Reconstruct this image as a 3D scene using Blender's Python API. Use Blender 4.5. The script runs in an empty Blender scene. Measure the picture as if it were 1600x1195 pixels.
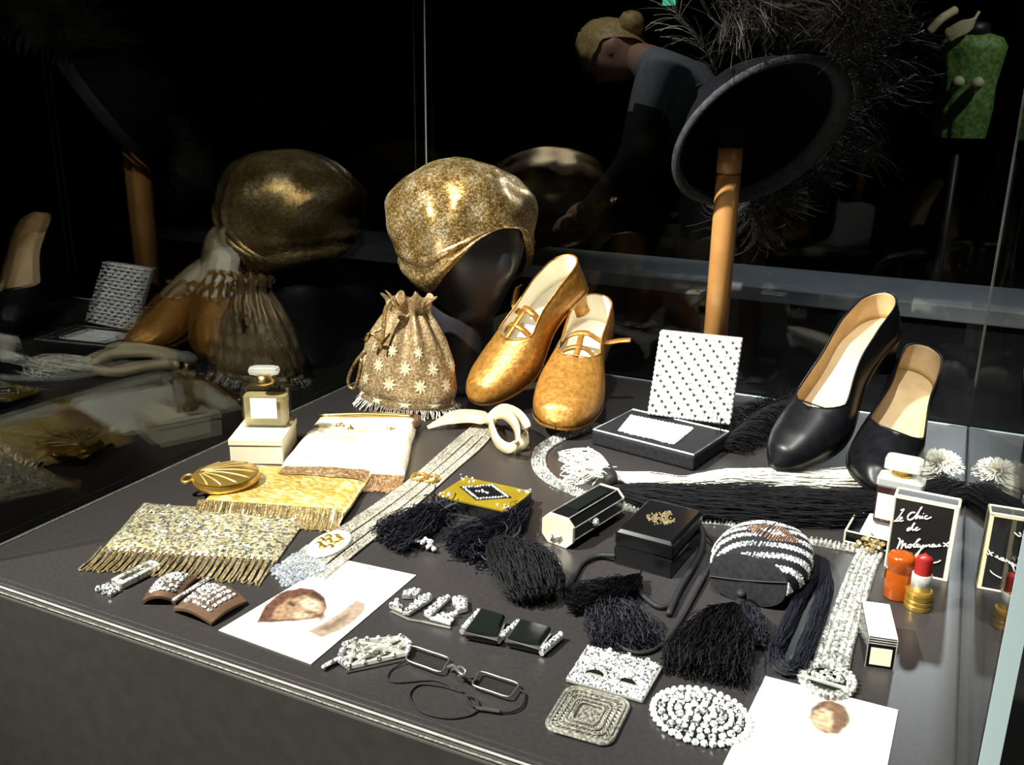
import bpy, bmesh, math, random
from mathutils import Vector, Matrix, noise as mnoise

random.seed(7)
PI = math.pi
sc = bpy.context.scene
COL = sc.collection
D = 0.95            # height of the display deck above the floor
EYE = 0.42          # camera height above the deck

# ------------------------------------------------------------------ camera
# world axes: X along the case front, Y into the case, Z up
AX = Vector((0.90197704, 0.14088359, -0.40815345))      # world X in camera terms (right, down, forward)
AY = Vector((0.43156157, -0.26381062, 0.86264626))
AZ = Vector((0.01385748, -0.95423046, -0.29875106))
FPX = 1466.0
cam_d = bpy.data.cameras.new('camera')
cam_d.sensor_width = 36.0
cam_d.lens = FPX / 1600.0 * 36.0
cam_d.clip_start = 0.02
cam = bpy.data.objects.new('camera', cam_d)
COL.objects.link(cam)
cam.matrix_world = Matrix(((AX[0], -AX[1], -AX[2], 0.0),
                           (AY[0], -AY[1], -AY[2], 0.0),
                           (AZ[0], -AZ[1], -AZ[2], D + EYE),
                           (0, 0, 0, 1)))
sc.camera = cam

# ------------------------------------------------------------------ world, light, exposure
w = bpy.data.worlds.new('gallery_dark')
sc.world = w
w.use_nodes = True
w.node_tree.nodes['Background'].inputs[0].default_value = (0.55, 0.65, 0.8, 1)
w.node_tree.nodes['Background'].inputs[1].default_value = 0.004
sc.view_settings.view_transform = 'Standard'
sc.view_settings.look = 'None'
sc.view_settings.gamma = 1.0
sc.view_settings.use_curve_mapping = False
sc.view_settings.exposure = 0.0


def spot(name, loc, target, power, angle, blend=0.5, radius=0.03, color=(1, 0.93, 0.82)):
    l = bpy.data.lights.new(name, 'SPOT')
    l.energy = power
    l.spot_size = math.radians(angle)
    l.spot_blend = blend
    l.shadow_soft_size = radius
    l.color = color
    o = bpy.data.objects.new(name, l)
    COL.objects.link(o)
    o.location = loc
    o.rotation_euler = (Vector(target) - Vector(loc)).to_track_quat('-Z', 'Y').to_euler()
    return o


spot('key_spot_light', (-1.15, -0.05, D + 1.40), (-0.38, 0.90, D), 700, 52, 0.7, 0.03, (1, 0.93, 0.83))
spot('case_spot_light', (-0.20, 0.25, D + 1.55), (-0.10, 0.85, D), 170, 42, 0.7, 0.03, (1, 0.97, 0.92))
spot('deck_sheen_light', (0.05, 3.6, D + 1.45), (-0.15, 0.85, D + 0.1), 60, 34, 0.6, 0.05, (0.93, 0.96, 1.0))  # unseen spot behind the case, added to put sheen on the deck
spot('strip_fill_light', (0.3, 2.2, D + 1.6), (0.0, 2.65, D), 26, 60, 0.8, 0.05, (0.9, 0.95, 1.0))  # added spot that brightens the slab standing in for a reflection
spot('mannequin_spot_light', (0.9, 3.0, D + 1.9), (0.0, 4.0, D + 0.35), 45, 34, 0.5, 0.05, (1, 0.95, 0.85))
spot('visitor_spot_light', (-1.3, 2.5, D + 1.9), (-0.95, 3.2, D + 0.35), 24, 40, 0.6, 0.05, (1, 0.95, 0.9))

# ------------------------------------------------------------------ deck projection helpers


def ray(px, py):
    c = Vector((px - 800.0, py - 597.5, FPX))
    return Vector((AX.dot(c), AY.dot(c), AZ.dot(c)))


def g(px, py, z=0.0):
    """point of the horizontal plane z above the deck"""
    d = ray(px, py)
    t = (z - EYE) / d.z
    return Vector((d.x * t, d.y * t, z))


def at(px, py, Y):
    """point of the upright plane y = Y"""
    d = ray(px, py)
    t = Y / d.y
    return Vector((d.x * t, Y, EYE + d.z * t))


# ------------------------------------------------------------------ materials
def pr(name, color, rough=0.5, metal=0.0, **kw):
    m = bpy.data.materials.new(name)
    m.use_nodes = True
    p = m.node_tree.nodes['Principled BSDF']
    p.inputs['Base Color'].default_value = (*color, 1)
    p.inputs['Roughness'].default_value = rough
    p.inputs['Metallic'].default_value = metal
    for k, v in kw.items():
        p.inputs[k.replace('_', ' ')].default_value = v
    return m


def nodes(m):
    return m.node_tree.nodes, m.node_tree.links, m.node_tree.nodes['Principled BSDF']


def ramp(n, stops):
    r = n.new('ShaderNodeValToRGB')
    e = r.color_ramp.elements
    while len(e) < len(stops):
        e.new(0.5)
    for k, (p, c) in enumerate(stops):
        e[k].position = p
        e[k].color = (*c, 1)
    return r


def coords(n, l, scale=(1, 1, 1), rot=(0, 0, 0)):
    tc = n.new('ShaderNodeTexCoord')
    mp = n.new('ShaderNodeMapping')
    mp.inputs['Scale'].default_value = scale
    mp.inputs['Rotation'].default_value = rot
    l.new(tc.outputs['Object'], mp.inputs['Vector'])
    return mp.outputs['Vector']


def noisy(name, c1, c2, scale=40, rough=0.6, metal=0.0, bump=0.2, dist=0.002, detail=4, lo=0.35, hi=0.65, **kw):
    m = pr(name, c1, rough, metal, **kw)
    n, l, p = nodes(m)
    v = coords(n, l)
    t = n.new('ShaderNodeTexNoise')
    t.inputs['Scale'].default_value = scale
    t.inputs['Detail'].default_value = detail
    l.new(v, t.inputs['Vector'])
    r = ramp(n, [(lo, c1), (hi, c2)])
    l.new(t.outputs['Fac'], r.inputs['Fac'])
    l.new(r.outputs['Color'], p.inputs['Base Color'])
    if bump:
        b = n.new('ShaderNodeBump')
        b.inputs['Strength'].default_value = bump
        b.inputs['Distance'].default_value = dist
        l.new(t.outputs['Fac'], b.inputs['Height'])
        l.new(b.outputs['Normal'], p.inputs['Normal'])
    return m


def sequin(name, stops, scale=350, rough=0.3, metal=0.7, bump=0.6, stretch=(1, 1, 1), rot=(0, 0, 0), patch=25, patchmix=0.5):
    """beads or sequins: one tone and one tilt for each cell"""
    m = pr(name, stops[0][1], rough, metal)
    n, l, p = nodes(m)
    v = coords(n, l, stretch, rot)
    vo = n.new('ShaderNodeTexVoronoi')
    vo.inputs['Scale'].default_value = scale
    l.new(v, vo.inputs['Vector'])
    big = n.new('ShaderNodeTexNoise')
    big.inputs['Scale'].default_value = patch
    big.inputs['Detail'].default_value = 3
    l.new(v, big.inputs['Vector'])
    sep = n.new('ShaderNodeSeparateColor')
    l.new(vo.outputs['Color'], sep.inputs['Color'])
    mx = n.new('ShaderNodeMix')
    mx.inputs[0].default_value = patchmix
    l.new(sep.outputs[0], mx.inputs[2])
    l.new(big.outputs['Fac'], mx.inputs[3])
    r = ramp(n, stops)
    l.new(mx.outputs[0], r.inputs['Fac'])
    l.new(r.outputs['Color'], p.inputs['Base Color'])
    b = n.new('ShaderNodeBump')
    b.inputs['Strength'].default_value = bump
    b.inputs['Distance'].default_value = 0.002
    l.new(sep.outputs[1], b.inputs['Height'])
    l.new(b.outputs['Normal'], p.inputs['Normal'])
    return m


def thin_glass(name, tint=(0.97, 0.99, 0.985), base=0.04):
    """clear pane: passes light straight on, mirrors by angle"""
    m = bpy.data.materials.new(name)
    m.use_nodes = True
    n = m.node_tree.nodes
    l = m.node_tree.links
    n.clear()
    out = n.new('ShaderNodeOutputMaterial')
    tr = n.new('ShaderNodeBsdfTransparent')
    tr.inputs[0].default_value = (*tint, 1)
    gl = n.new('ShaderNodeBsdfGlossy')
    gl.inputs['Roughness'].default_value = 0.0
    geo = n.new('ShaderNodeNewGeometry')
    dot = n.new('ShaderNodeVectorMath')
    dot.operation = 'DOT_PRODUCT'
    l.new(geo.outputs['Normal'], dot.inputs[0])
    l.new(geo.outputs['Incoming'], dot.inputs[1])
    ab = n.new('ShaderNodeMath')
    ab.operation = 'ABSOLUTE'
    l.new(dot.outputs['Value'], ab.inputs[0])
    om = n.new('ShaderNodeMath')
    om.operation = 'SUBTRACT'
    om.inputs[0].default_value = 1.0
    l.new(ab.outputs[0], om.inputs[1])
    pw = n.new('ShaderNodeMath')
    pw.operation = 'POWER'
    pw.inputs[1].default_value = 5.0
    l.new(om.outputs[0], pw.inputs[0])
    ma = n.new('ShaderNodeMath')
    ma.operation = 'MULTIPLY_ADD'
    ma.inputs[1].default_value = 1.0 - base
    ma.inputs[2].default_value = base
    l.new(pw.outputs[0], ma.inputs[0])
    mix = n.new('ShaderNodeMixShader')
    l.new(ma.outputs[0], mix.inputs[0])
    l.new(tr.outputs[0], mix.inputs[1])
    l.new(gl.outputs[0], mix.inputs[2])
    l.new(mix.outputs[0], out.inputs['Surface'])
    return m


MT = {}
MT['deck'] = noisy('deck_grey', (0.023, 0.020, 0.021), (0.030, 0.0265, 0.0275), 300, 0.36, 0, 0.05, 0.0004)
MT['plinth'] = noisy('plinth_grey', (0.016, 0.0165, 0.014), (0.021, 0.021, 0.018), 60, 0.6, 0, 0.05)
MT['pane'] = thin_glass('case_glass')
MT['edge'] = pr('polished_glass_edge', (0.40, 0.53, 0.55), 0.35, 0, Specular_IOR_Level=0.8)
MT['room'] = noisy('gallery_black', (0.012, 0.013, 0.016), (0.018, 0.018, 0.02), 3, 0.8, 0, 0)
MT['floor'] = noisy('gallery_floor', (0.02, 0.018, 0.016), (0.03, 0.027, 0.024), 5, 0.5, 0, 0)
MT['gem'] = sequin('rhinestone', [(0.22, (0.10, 0.10, 0.11)), (0.46, (0.95, 0.96, 0.97))], 620, 0.12, 0.35, 0.7, patchmix=0.1)
MT['crystal'] = pr('white_crystal', (0.93, 0.94, 0.95), 0.15, 0.3, Specular_IOR_Level=1.0)
MT['paste'] = sequin('paste_stone', [(0.3, (0.22, 0.22, 0.20)), (0.6, (0.80, 0.80, 0.77))], 420, 0.18, 0.5, 0.3)
MT['silver'] = noisy('silver', (0.55, 0.53, 0.49), (0.78, 0.76, 0.72), 120, 0.32, 0.6, 0.1, 0.0005)
MT['steel'] = pr('steel_wire', (0.40, 0.39, 0.37), 0.3, 0.9)
MT['filigree'] = noisy('filigree_silver', (0.12, 0.11, 0.095), (0.46, 0.44, 0.39), 420, 0.4, 0.45, 0.2, 0.0006)
MT['gold'] = noisy('yellow_gold', (0.62, 0.36, 0.06), (0.75, 0.48, 0.12), 60, 0.26, 0.85, 0.1, 0.0004)
MT['goldpale'] = pr('pale_gold_wire', (0.80, 0.62, 0.30), 0.35, 0.5)
MT['brass'] = pr('brass', (0.62, 0.42, 0.16), 0.3, 1.0)
MT['copper'] = noisy('brown_copper', (0.12, 0.066, 0.042), (0.19, 0.11, 0.07), 80, 0.4, 0.5, 0.15, 0.0008)
MT['black'] = pr('black_lacquer', (0.005, 0.005, 0.006), 0.16, 0, Specular_IOR_Level=0.5)
MT['blackcard'] = pr('black_coated_card', (0.006, 0.005, 0.005), 0.42, 0)
MT['blacksilk'] = noisy('black_satin', (0.003, 0.003, 0.004), (0.005, 0.005, 0.007), 90, 0.36, 0, 0.1, 0.0005, Specular_IOR_Level=0.22)
MT['blackfab'] = noisy('black_fabric', (0.008, 0.0075, 0.010), (0.015, 0.014, 0.018), 250, 0.75, 0, 0.25, 0.0008, Specular_IOR_Level=0.2)
MT['onyx'] = pr('onyx', (0.008, 0.010, 0.009), 0.06, 0, Specular_IOR_Level=0.8)
MT['white'] = pr('white_paper', (0.85, 0.84, 0.80), 0.6)
MT['cream'] = noisy('cream_card', (0.86, 0.79, 0.60), (0.90, 0.83, 0.65), 30, 0.6, 0, 0.03)
MT['creamline'] = pr('cream_trim', (0.84, 0.74, 0.48), 0.5)
MT['ribbon'] = noisy('cream_satin_ribbon', (0.50, 0.41, 0.25), (0.60, 0.50, 0.32), 90, 0.4, 0, 0.1, 0.0005)
MT['navy'] = noisy('navy_silk', (0.003, 0.003, 0.006), (0.013, 0.013, 0.022), 500, 0.62, 0, 0.0, Specular_IOR_Level=0.2)
MT['blackthread'] = noisy('black_silk_thread', (0.0025, 0.0025, 0.0035), (0.008, 0.007, 0.009), 500, 0.68, 0, 0.0, Specular_IOR_Level=0.12)
MT['whitethread'] = noisy('white_silk_thread', (0.80, 0.77, 0.68), (0.9, 0.88, 0.8), 300, 0.45, 0, 0.0)
MT['cord'] = noisy('black_braided_cord', (0.006, 0.006, 0.008), (0.02, 0.02, 0.024), 900, 0.6, 0, 0.4, 0.001, Specular_IOR_Level=0.25)
MT['feather'] = noisy('black_feather', (0.002, 0.002, 0.002), (0.030, 0.027, 0.022), 25, 0.6, 0, 0.0, Specular_IOR_Level=0.2)
MT['velvet'] = noisy('black_velvet', (0.002, 0.002, 0.003), (0.004, 0.004, 0.006), 200, 0.9, 0, 0.2, 0.001, Specular_IOR_Level=0.05)
MT['brimband'] = noisy('charcoal_braid', (0.010, 0.011, 0.014), (0.028, 0.031, 0.037), 160, 0.7, 0, 0.4, 0.0012, Specular_IOR_Level=0.2)
MT['wood'] = noisy('varnished_wood_pole', (0.24, 0.11, 0.030), (0.33, 0.165, 0.05), 20, 0.4, 0, 0.05)
MT['olive'] = noisy('mustard_lacquer', (0.15, 0.105, 0.006), (0.20, 0.14, 0.009), 40, 0.25, 0, 0.03)
MT['ivory'] = noisy('ivory_metal', (0.66, 0.60, 0.47), (0.76, 0.70, 0.58), 70, 0.35, 0.35, 0.1, 0.0005)
MT['bakelite'] = noisy('amber_bakelite', (0.24, 0.042, 0.003), (0.32, 0.065, 0.005), 30, 0.2, 0, 0.0)
MT['lipred'] = pr('red_lipstick', (0.26, 0.012, 0.010), 0.4)
MT['leather'] = noisy('cream_leather_lining', (0.44, 0.31, 0.16), (0.52, 0.38, 0.21), 40, 0.55, 0, 0.05)
MT['tan'] = noisy('tan_sole_leather', (0.26, 0.11, 0.035), (0.34, 0.16, 0.055), 40, 0.5, 0, 0.1)
MT['kid'] = noisy('pale_kid_lining', (0.86, 0.80, 0.66), (0.92, 0.87, 0.75), 40, 0.6, 0, 0.05)
MT['goldbrocade'] = noisy('gold_brocade', (0.26, 0.10, 0.016), (0.54, 0.27, 0.055), 170, 0.38, 0.5, 0.6, 0.0015, 8, 0.25, 0.78)
MT['lame'] = sequin('gold_lame', [(0.25, (0.09, 0.042, 0.012)), (0.42, (0.26, 0.15, 0.045)), (0.56, (0.50, 0.33, 0.12)), (0.74, (0.88, 0.80, 0.62))],
                    480, 0.33, 0.7, 0.7, patch=32, patchmix=0.68)
MT['bagcloth'] = sequin('gold_bag_cloth', [(0.2, (0.17, 0.10, 0.045)), (0.5, (0.34, 0.22, 0.11)), (0.8, (0.58, 0.45, 0.27))], 500, 0.42, 0.45, 0.5, patch=30, patchmix=0.5)
MT['bagstar'] = sequin('pale_gold_motif', [(0.2, (0.55, 0.43, 0.24)), (0.7, (0.85, 0.76, 0.56))], 600, 0.4, 0.4, 0.5)
MT['whitebeads'] = sequin('white_gold_beadwork', [(0.12, (0.50, 0.36, 0.16)), (0.32, (0.85, 0.80, 0.66)), (0.7, (0.92, 0.90, 0.84))], 300, 0.3, 0.2, 0.5,
                          stretch=(0.25, 1.0, 1), rot=(0, 0, 0.45), patch=40, patchmix=0.35)
MT['brownbeads'] = sequin('brown_beadwork', [(0.2, (0.16, 0.07, 0.025)), (0.6, (0.42, 0.24, 0.11)), (0.85, (0.8, 0.66, 0.45))], 450, 0.3, 0.5, 0.6)
MT['goldbeads'] = sequin('gold_beadwork', [(0.15, (0.42, 0.24, 0.04)), (0.5, (0.72, 0.50, 0.12)), (0.8, (0.92, 0.80, 0.48))], 420, 0.28, 0.5, 0.6,
                         stretch=(0.4, 1, 1), rot=(0, 0, 0.35), patch=30, patchmix=0.45)
MT['sequins'] = sequin('silver_gold_sequins', [(0.22, (0.14, 0.13, 0.10)), (0.40, (0.40, 0.37, 0.30)), (0.55, (0.70, 0.58, 0.28)), (0.75, (0.80, 0.72, 0.5)), (0.9, (0.95, 0.93, 0.88))],
                       420, 0.25, 0.6, 0.8, patch=45, patchmix=0.3)
MT['fringe'] = sequin('antique_gold_fringe', [(0.2, (0.20, 0.14, 0.06)), (0.6, (0.42, 0.32, 0.16)), (0.9, (0.8, 0.7, 0.5))], 700, 0.35, 0.6, 0.3)
MT['sashbeads'] = sequin('pewter_beads', [(0.25, (0.26, 0.23, 0.19)), (0.55, (0.56, 0.51, 0.44)), (0.85, (0.85, 0.82, 0.76))], 600, 0.3, 0.45, 0.3)
MT['bluebeads'] = sequin('blue_silver_beads', [(0.2, (0.22, 0.24, 0.28)), (0.55, (0.46, 0.49, 0.55)), (0.85, (0.90, 0.92, 0.95))], 500, 0.25, 0.5, 0.3)
MT['amberglass'] = thin_glass('pale_amber_glass', (0.95, 0.91, 0.78), 0.08)
MT['perfume'] = pr('amber_perfume', (0.58, 0.52, 0.34), 0.3, 0, Alpha=0.55)
MT['clearglass'] = pr('clear_crystal', (0.85, 0.86, 0.82), 0.05, 0, Alpha=0.35, Specular_IOR_Level=1.0)
MT['darkglass'] = pr('dark_perfume_glass', (0.03, 0.012, 0.012), 0.05, 0, Specular_IOR_Level=0.7)
MT['lens'] = thin_glass('spectacle_lens', (0.93, 0.95, 0.93), 0.04)
MT['head'] = noisy('black_display_head', (0.014, 0.013, 0.018), (0.02, 0.019, 0.026), 60, 0.45, 0, 0.05)
MT['skin'] = pr('skin', (0.55, 0.30, 0.22), 0.5)
MT['hair'] = noisy('blond_hair', (0.42, 0.28, 0.10), (0.62, 0.46, 0.20), 90, 0.5, 0, 0.4, 0.004)
MT['greytop'] = noisy('grey_jersey', (0.22, 0.24, 0.27), (0.28, 0.30, 0.33), 60, 0.85, 0, 0.1)
MT['darkcloth'] = pr('dark_trousers', (0.015, 0.015, 0.02), 0.8)
MT['green'] = noisy('green_dress_silk', (0.07, 0.19, 0.03), (0.24, 0.40, 0.13), 55, 0.5, 0, 0.3, 0.01)
MT['pale'] = noisy('pale_chiffon', (0.55, 0.50, 0.30), (0.66, 0.62, 0.42), 20, 0.7, 0, 0.1)
MT['palegrey'] = noisy('reflected_strip_grey', (0.34, 0.36, 0.40), (0.40, 0.42, 0.46), 8, 0.5, 0, 0.02)
exitm = pr('exit_sign_green', (0.05, 0.5, 0.3), 0.5)
exitm.node_tree.nodes['Principled BSDF'].inputs['Emission Color'].default_value = (0.15, 0.9, 0.55, 1)
exitm.node_tree.nodes['Principled BSDF'].inputs['Emission Strength'].default_value = 0.6
MT['exit'] = exitm


def print_material(name, rough=0.5):
    m = pr(name, (1, 1, 1), rough)
    n, l, p = nodes(m)
    a = n.new('ShaderNodeVertexColor')
    a.layer_name = 'print'
    l.new(a.outputs['Color'], p.inputs['Base Color'])
    return m


MT['print'] = print_material('sepia_print')


# ------------------------------------------------------------------ mesh builder
def basis(n):
    n = Vector(n).normalized()
    a = Vector((0, 0, 1)) if abs(n.z) < 0.9 else Vector((1, 0, 0))
    u = n.cross(a).normalized()
    return u, n.cross(u).normalized(), n


class B:
    def __init__(self):
        self.v = []
        self.f = []

    def add(self, vs, fs, M=None):
        o = len(self.v)
        self.v += [(M @ Vector(p)) if M else Vector(p) for p in vs]
        self.f += [tuple(i + o for i in q) for q in fs]
        return self

    def box(self, c, s, M=None):
        x, y, z = s[0] / 2, s[1] / 2, s[2] / 2
        c = Vector(c)
        vs = [c + Vector((i * x, j * y, k * z)) for k in (-1, 1) for j in (-1, 1) for i in (-1, 1)]
        return self.add(vs, [(0, 2, 3, 1), (4, 5, 7, 6), (0, 1, 5, 4), (2, 6, 7, 3), (0, 4, 6, 2), (1, 3, 7, 5)], M)

    def prism(self, poly, z0, z1, M=None, inset=0.0, inset_h=0.0):
        n = len(poly)
        rings = [[(p[0], p[1], z0) for p in poly], [(p[0], p[1], z1 - inset_h) for p in poly]]
        if inset:
            cx = sum(p[0] for p in poly) / n
            cy = sum(p[1] for p in poly) / n
            r = []
            for p in poly:
                d = Vector((p[0] - cx, p[1] - cy))
                k = max(0.05, 1 - inset / max(d.length, 1e-6))
                r.append((cx + d.x * k, cy + d.y * k, z1))
            rings.append(r)
        vs = [p for r in rings for p in r]
        fs = [tuple(reversed(range(n)))]
        for k in range(len(rings) - 1):
            for i in range(n):
                j = (i + 1) % n
                fs.append((k * n + i, k * n + j, (k + 1) * n + j, (k + 1) * n + i))
        fs.append(tuple(range((len(rings) - 1) * n, len(rings) * n)))
        return self.add(vs, fs, M)

    def tube(self, pts, r, n=6, closed=False, caps=True, flat=1.0):
        pts = [Vector(p) for p in pts]
        N = len(pts)
        rr = r if isinstance(r, (list, tuple)) else [r] * N
        vs = []
        fs = []
        prev = None
        for i in range(N):
            a = pts[(i - 1) % N] if (closed or i > 0) else pts[i]
            b = pts[(i + 1) % N] if (closed or i < N - 1) else pts[i]
            t = (b - a)
            if t.length < 1e-9:
                t = Vector((0, 0, 1))
            t.normalize()
            if prev is None:
                u = basis(t)[0]
            else:
                u = prev - t * prev.dot(t)
                u = u.normalized() if u.length > 1e-6 else basis(t)[0]
            prev = u
            w_ = t.cross(u)
            for k in range(n):
                an = 2 * PI * k / n
                vs.append(pts[i] + u * (rr[i] * math.cos(an)) + w_ * (rr[i] * flat * math.sin(an)))
        m = N if closed else N - 1
        for i in range(m):
            j = (i + 1) % N
            for k in range(n):
                q = (k + 1) % n
                fs.append((i * n + k, i * n + q, j * n + q, j * n + k))
        if caps and not closed:
            fs.append(tuple(reversed(range(n))))
            fs.append(tuple(range((N - 1) * n, N * n)))
        return self.add(vs, fs)

    def lathe(self, prof, n=24, M=None, sx=1.0, sy=1.0, ripple=None):
        vs = []
        fs = []
        for (r, z) in prof:
            for k in range(n):
                a = 2 * PI * k / n
                q = ripple(a, z) if ripple else 1.0
                vs.append((r * q * sx * math.cos(a), r * q * sy * math.sin(a), z))
        for i in range(len(prof) - 1):
            for k in range(n):
                q = (k + 1) % n
                fs.append((i * n + k, i * n + q, (i + 1) * n + q, (i + 1) * n + k))
        if prof[0][0] > 1e-6:
            fs.append(tuple(reversed(range(n))))
        if prof[-1][0] > 1e-6:
            fs.append(tuple(range((len(prof) - 1) * n, len(prof) * n)))
        return self.add(vs, fs, M)

    def grid(self, fn, nu, nv, wrap=False):
        vs = [fn(i / nu, j / nv) for i in range(nu + (0 if wrap else 1)) for j in range(nv + 1)]
        R = nu if wrap else nu + 1
        fs = []
        for i in range(nu):
            a = i % R
            b = (i + 1) % R
            for j in range(nv):
                fs.append((a * (nv + 1) + j, b * (nv + 1) + j, b * (nv + 1) + j + 1, a * (nv + 1) + j + 1))
        return self.add(vs, fs)

    def gem(self, c, r, h=None, n=6, nrm=(0, 0, 1), rot=None, sx=1.0):
        """small cut stone: girdle, bevel, table"""
        h = r * 0.8 if h is None else h
        u, v, nn = basis(nrm)
        c = Vector(c)
        a0 = random.random() * 6 if rot is None else rot
        vs = []
        for (k, z) in ((1.0, 0.0), (1.0, 0.35 * h), (0.55, h)):
            for i in range(n):
                an = a0 + 2 * PI * i / n
                vs.append(c + u * (r * k * sx * math.cos(an)) + v * (r * k * math.sin(an)) + nn * z)
        fs = []
        for k in range(2):
            for i in range(n):
                j = (i + 1) % n
                fs.append((k * n + i, k * n + j, (k + 1) * n + j, (k + 1) * n + i))
        fs.append(tuple(range(2 * n, 3 * n)))
        return self.add(vs, fs)

    def ribbon(self, pts, widths, th=0.0008, wdir=None):
        """band along pts; wdir: across direction (one vector or one per point)"""
        pts = [Vector(p) for p in pts]
        N = len(pts)
        ww = widths if isinstance(widths, (list, tuple)) else [widths] * N
        vs = []
        for i in range(N):
            t = (pts[min(i + 1, N - 1)] - pts[max(i - 1, 0)]).normalized()
            wd = Vector(wdir[i] if isinstance(wdir, list) else (wdir if wdir is not None else (0, 0, 1)))
            wd = wd - t * wd.dot(t)
            wd.normalize()
            nn = t.cross(wd) * th / 2
            a = pts[i] + wd * ww[i] / 2
            b = pts[i] - wd * ww[i] / 2
            vs += [a + nn, b + nn, b - nn, a - nn]
        fs = [(0, 1, 2, 3), tuple((N - 1) * 4 + k for k in (3, 2, 1, 0))]
        for i in range(N - 1):
            for k in range(4):
                q = (k + 1) % 4
                fs.append((i * 4 + k, (i + 1) * 4 + k, (i + 1) * 4 + q, i * 4 + q))
        return self.add(vs, fs)


def spline(pts, n=8, closed=False):
    """Catmull-Rom through pts"""
    P = [Vector(p) for p in pts]
    out = []
    N = len(P)
    segs = N if closed else N - 1
    for i in range(segs):
        p1 = P[i]
        p2 = P[(i + 1) % N]
        p0 = P[(i - 1) % N] if (closed or i > 0) else p1 * 2 - p2
        p3 = P[(i + 2) % N] if (closed or i + 2 < N) else p2 * 2 - p1
        for k in range(n):
            t = k / n
            out.append(0.5 * ((2 * p1) + (p2 - p0) * t + (2 * p0 - 5 * p1 + 4 * p2 - p3) * t * t + (3 * p1 - p0 - 3 * p2 + p3) * t ** 3))
    if not closed:
        out.append(P[-1])
    return out


def resample(pts, step):
    out = [pts[0].copy()]
    acc = 0.0
    for a, b in zip(pts, pts[1:]):
        L = (b - a).length
        if L < 1e-9:
            continue
        s = step - acc
        while s <= L:
            out.append(a.lerp(b, s / L))
            s += step
        acc = (acc + L) % step
    return out


# ------------------------------------------------------------------ objects
def thing(name, label, cat, loc, group=None):
    """an Empty at the thing's base; loc in deck coordinates"""
    o = bpy.data.objects.new(name, None)
    COL.objects.link(o)
    o.empty_display_size = 0.02
    o.location = (loc[0], loc[1], D + (loc[2] if len(loc) > 2 else 0.0))
    o['label'] = label
    o['category'] = cat
    if group:
        o['group'] = group
    o['_base'] = (loc[0], loc[1], loc[2] if len(loc) > 2 else 0.0)
    return o


def root_base(p):
    while p.parent:
        p = p.parent
    return Vector(p['_base'])


def obj(name, b, mat, parent=None, smooth=False, bevel=0.0, kind=None, label=None, sub=0, solid=0.0, mats=None, merge=False):
    """link one mesh; b in deck coordinates, stored relative to the thing's base"""
    base = root_base(parent) if parent else Vector((0, 0, 0))
    me = bpy.data.meshes.new(name)
    me.from_pydata([tuple(v - base) for v in b.v], [], b.f)
    me.materials.append(MT[mat] if isinstance(mat, str) else mat)
    for x in mats or []:
        me.materials.append(MT[x])
    me.validate()
    if merge:
        bmm = bmesh.new()
        bmm.from_mesh(me)
        bmesh.ops.remove_doubles(bmm, verts=bmm.verts, dist=1e-5)
        bmesh.ops.recalc_face_normals(bmm, faces=bmm.faces)
        bmm.to_mesh(me)
        bmm.free()
    if smooth:
        me.polygons.foreach_set('use_smooth', [True] * len(me.polygons))
    me.update()
    o = bpy.data.objects.new(name, me)
    COL.objects.link(o)
    if parent:
        o.parent = parent
    else:
        o.location = (0, 0, D)
    if solid:
        md = o.modifiers.new('solid', 'SOLIDIFY')
        md.thickness = solid
        md.offset = -1
        if mats:
            md.material_offset = 1
            md.material_offset_rim = 0
    if bevel:
        md = o.modifiers.new('bevel', 'BEVEL')
        md.width = bevel
        md.segments = 2
        md.limit_method = 'ANGLE'
    if sub:
        md = o.modifiers.new('sub', 'SUBSURF')
        md.levels = sub
        md.render_levels = sub
    if kind:
        o['kind'] = kind
    if label:
        o['label'] = label
    return o


def struct(name, b, mat, **kw):
    o = obj(name, b, mat, **kw)
    o['kind'] = 'structure'
    return o


def frame(o, x, y=None, z=None):
    """matrix from origin and axes"""
    x = Vector(x).normalized()
    if z is None:
        z = Vector((0, 0, 1))
    z = Vector(z)
    z = (z - x * z.dot(x)).normalized()
    y = z.cross(x)
    return Matrix(((x.x, y.x, z.x, o[0]), (x.y, y.y, z.y, o[1]), (x.z, y.z, z.z, o[2]), (0, 0, 0, 1)))


def pillow(b, c, T, nu=24, nv=18, rough=0.0, z0=0.0, seed=0.0, drape=None):
    """stuffed flat shape between four deck corners (TL, TR, BR, BL)"""
    tl, tr, br, bl = [Vector((p[0], p[1], 0)) for p in c]

    def pt(u, v, top):
        p = tl.lerp(tr, u).lerp(bl.lerp(br, u), v)
        e = min(u, 1 - u, v, 1 - v)
        k = min(1.0, e / 0.12)
        k = math.sqrt(max(0.0, 1 - (1 - k) ** 2))
        n = mnoise.noise(Vector((p.x * 28 + seed, p.y * 28, seed))) * rough
        side = Vector((mnoise.noise(Vector((u * 5, v * 5, seed + 3))), mnoise.noise(Vector((u * 5, v * 5, seed + 9))), 0)) * rough * 0.6
        base = z0 + (drape(u, v) if drape else 0.0)
        return p + side + Vector((0, 0, base + (0.0006 + (T * 0.35 + T * 0.65 * k + n * k if top else 0.0))))
    b.grid(lambda u, v: pt(u, v, True), nu, nv)
    b.grid(lambda u, v: pt(1 - u, v, False), nu, nv)
    for (f1) in (lambda s, t: pt(s, 0, t), lambda s, t: pt(1 - s, 1, t)):
        b.grid(lambda s, t, f1=f1: f1(1 - s, t > 0.5), nu, 1)
    for (f1) in (lambda s, t: pt(0, s, t), lambda s, t: pt(1, 1 - s, t)):
        b.grid(lambda s, t, f1=f1: f1(s, t > 0.5), nv, 1)
    return pt


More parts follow.
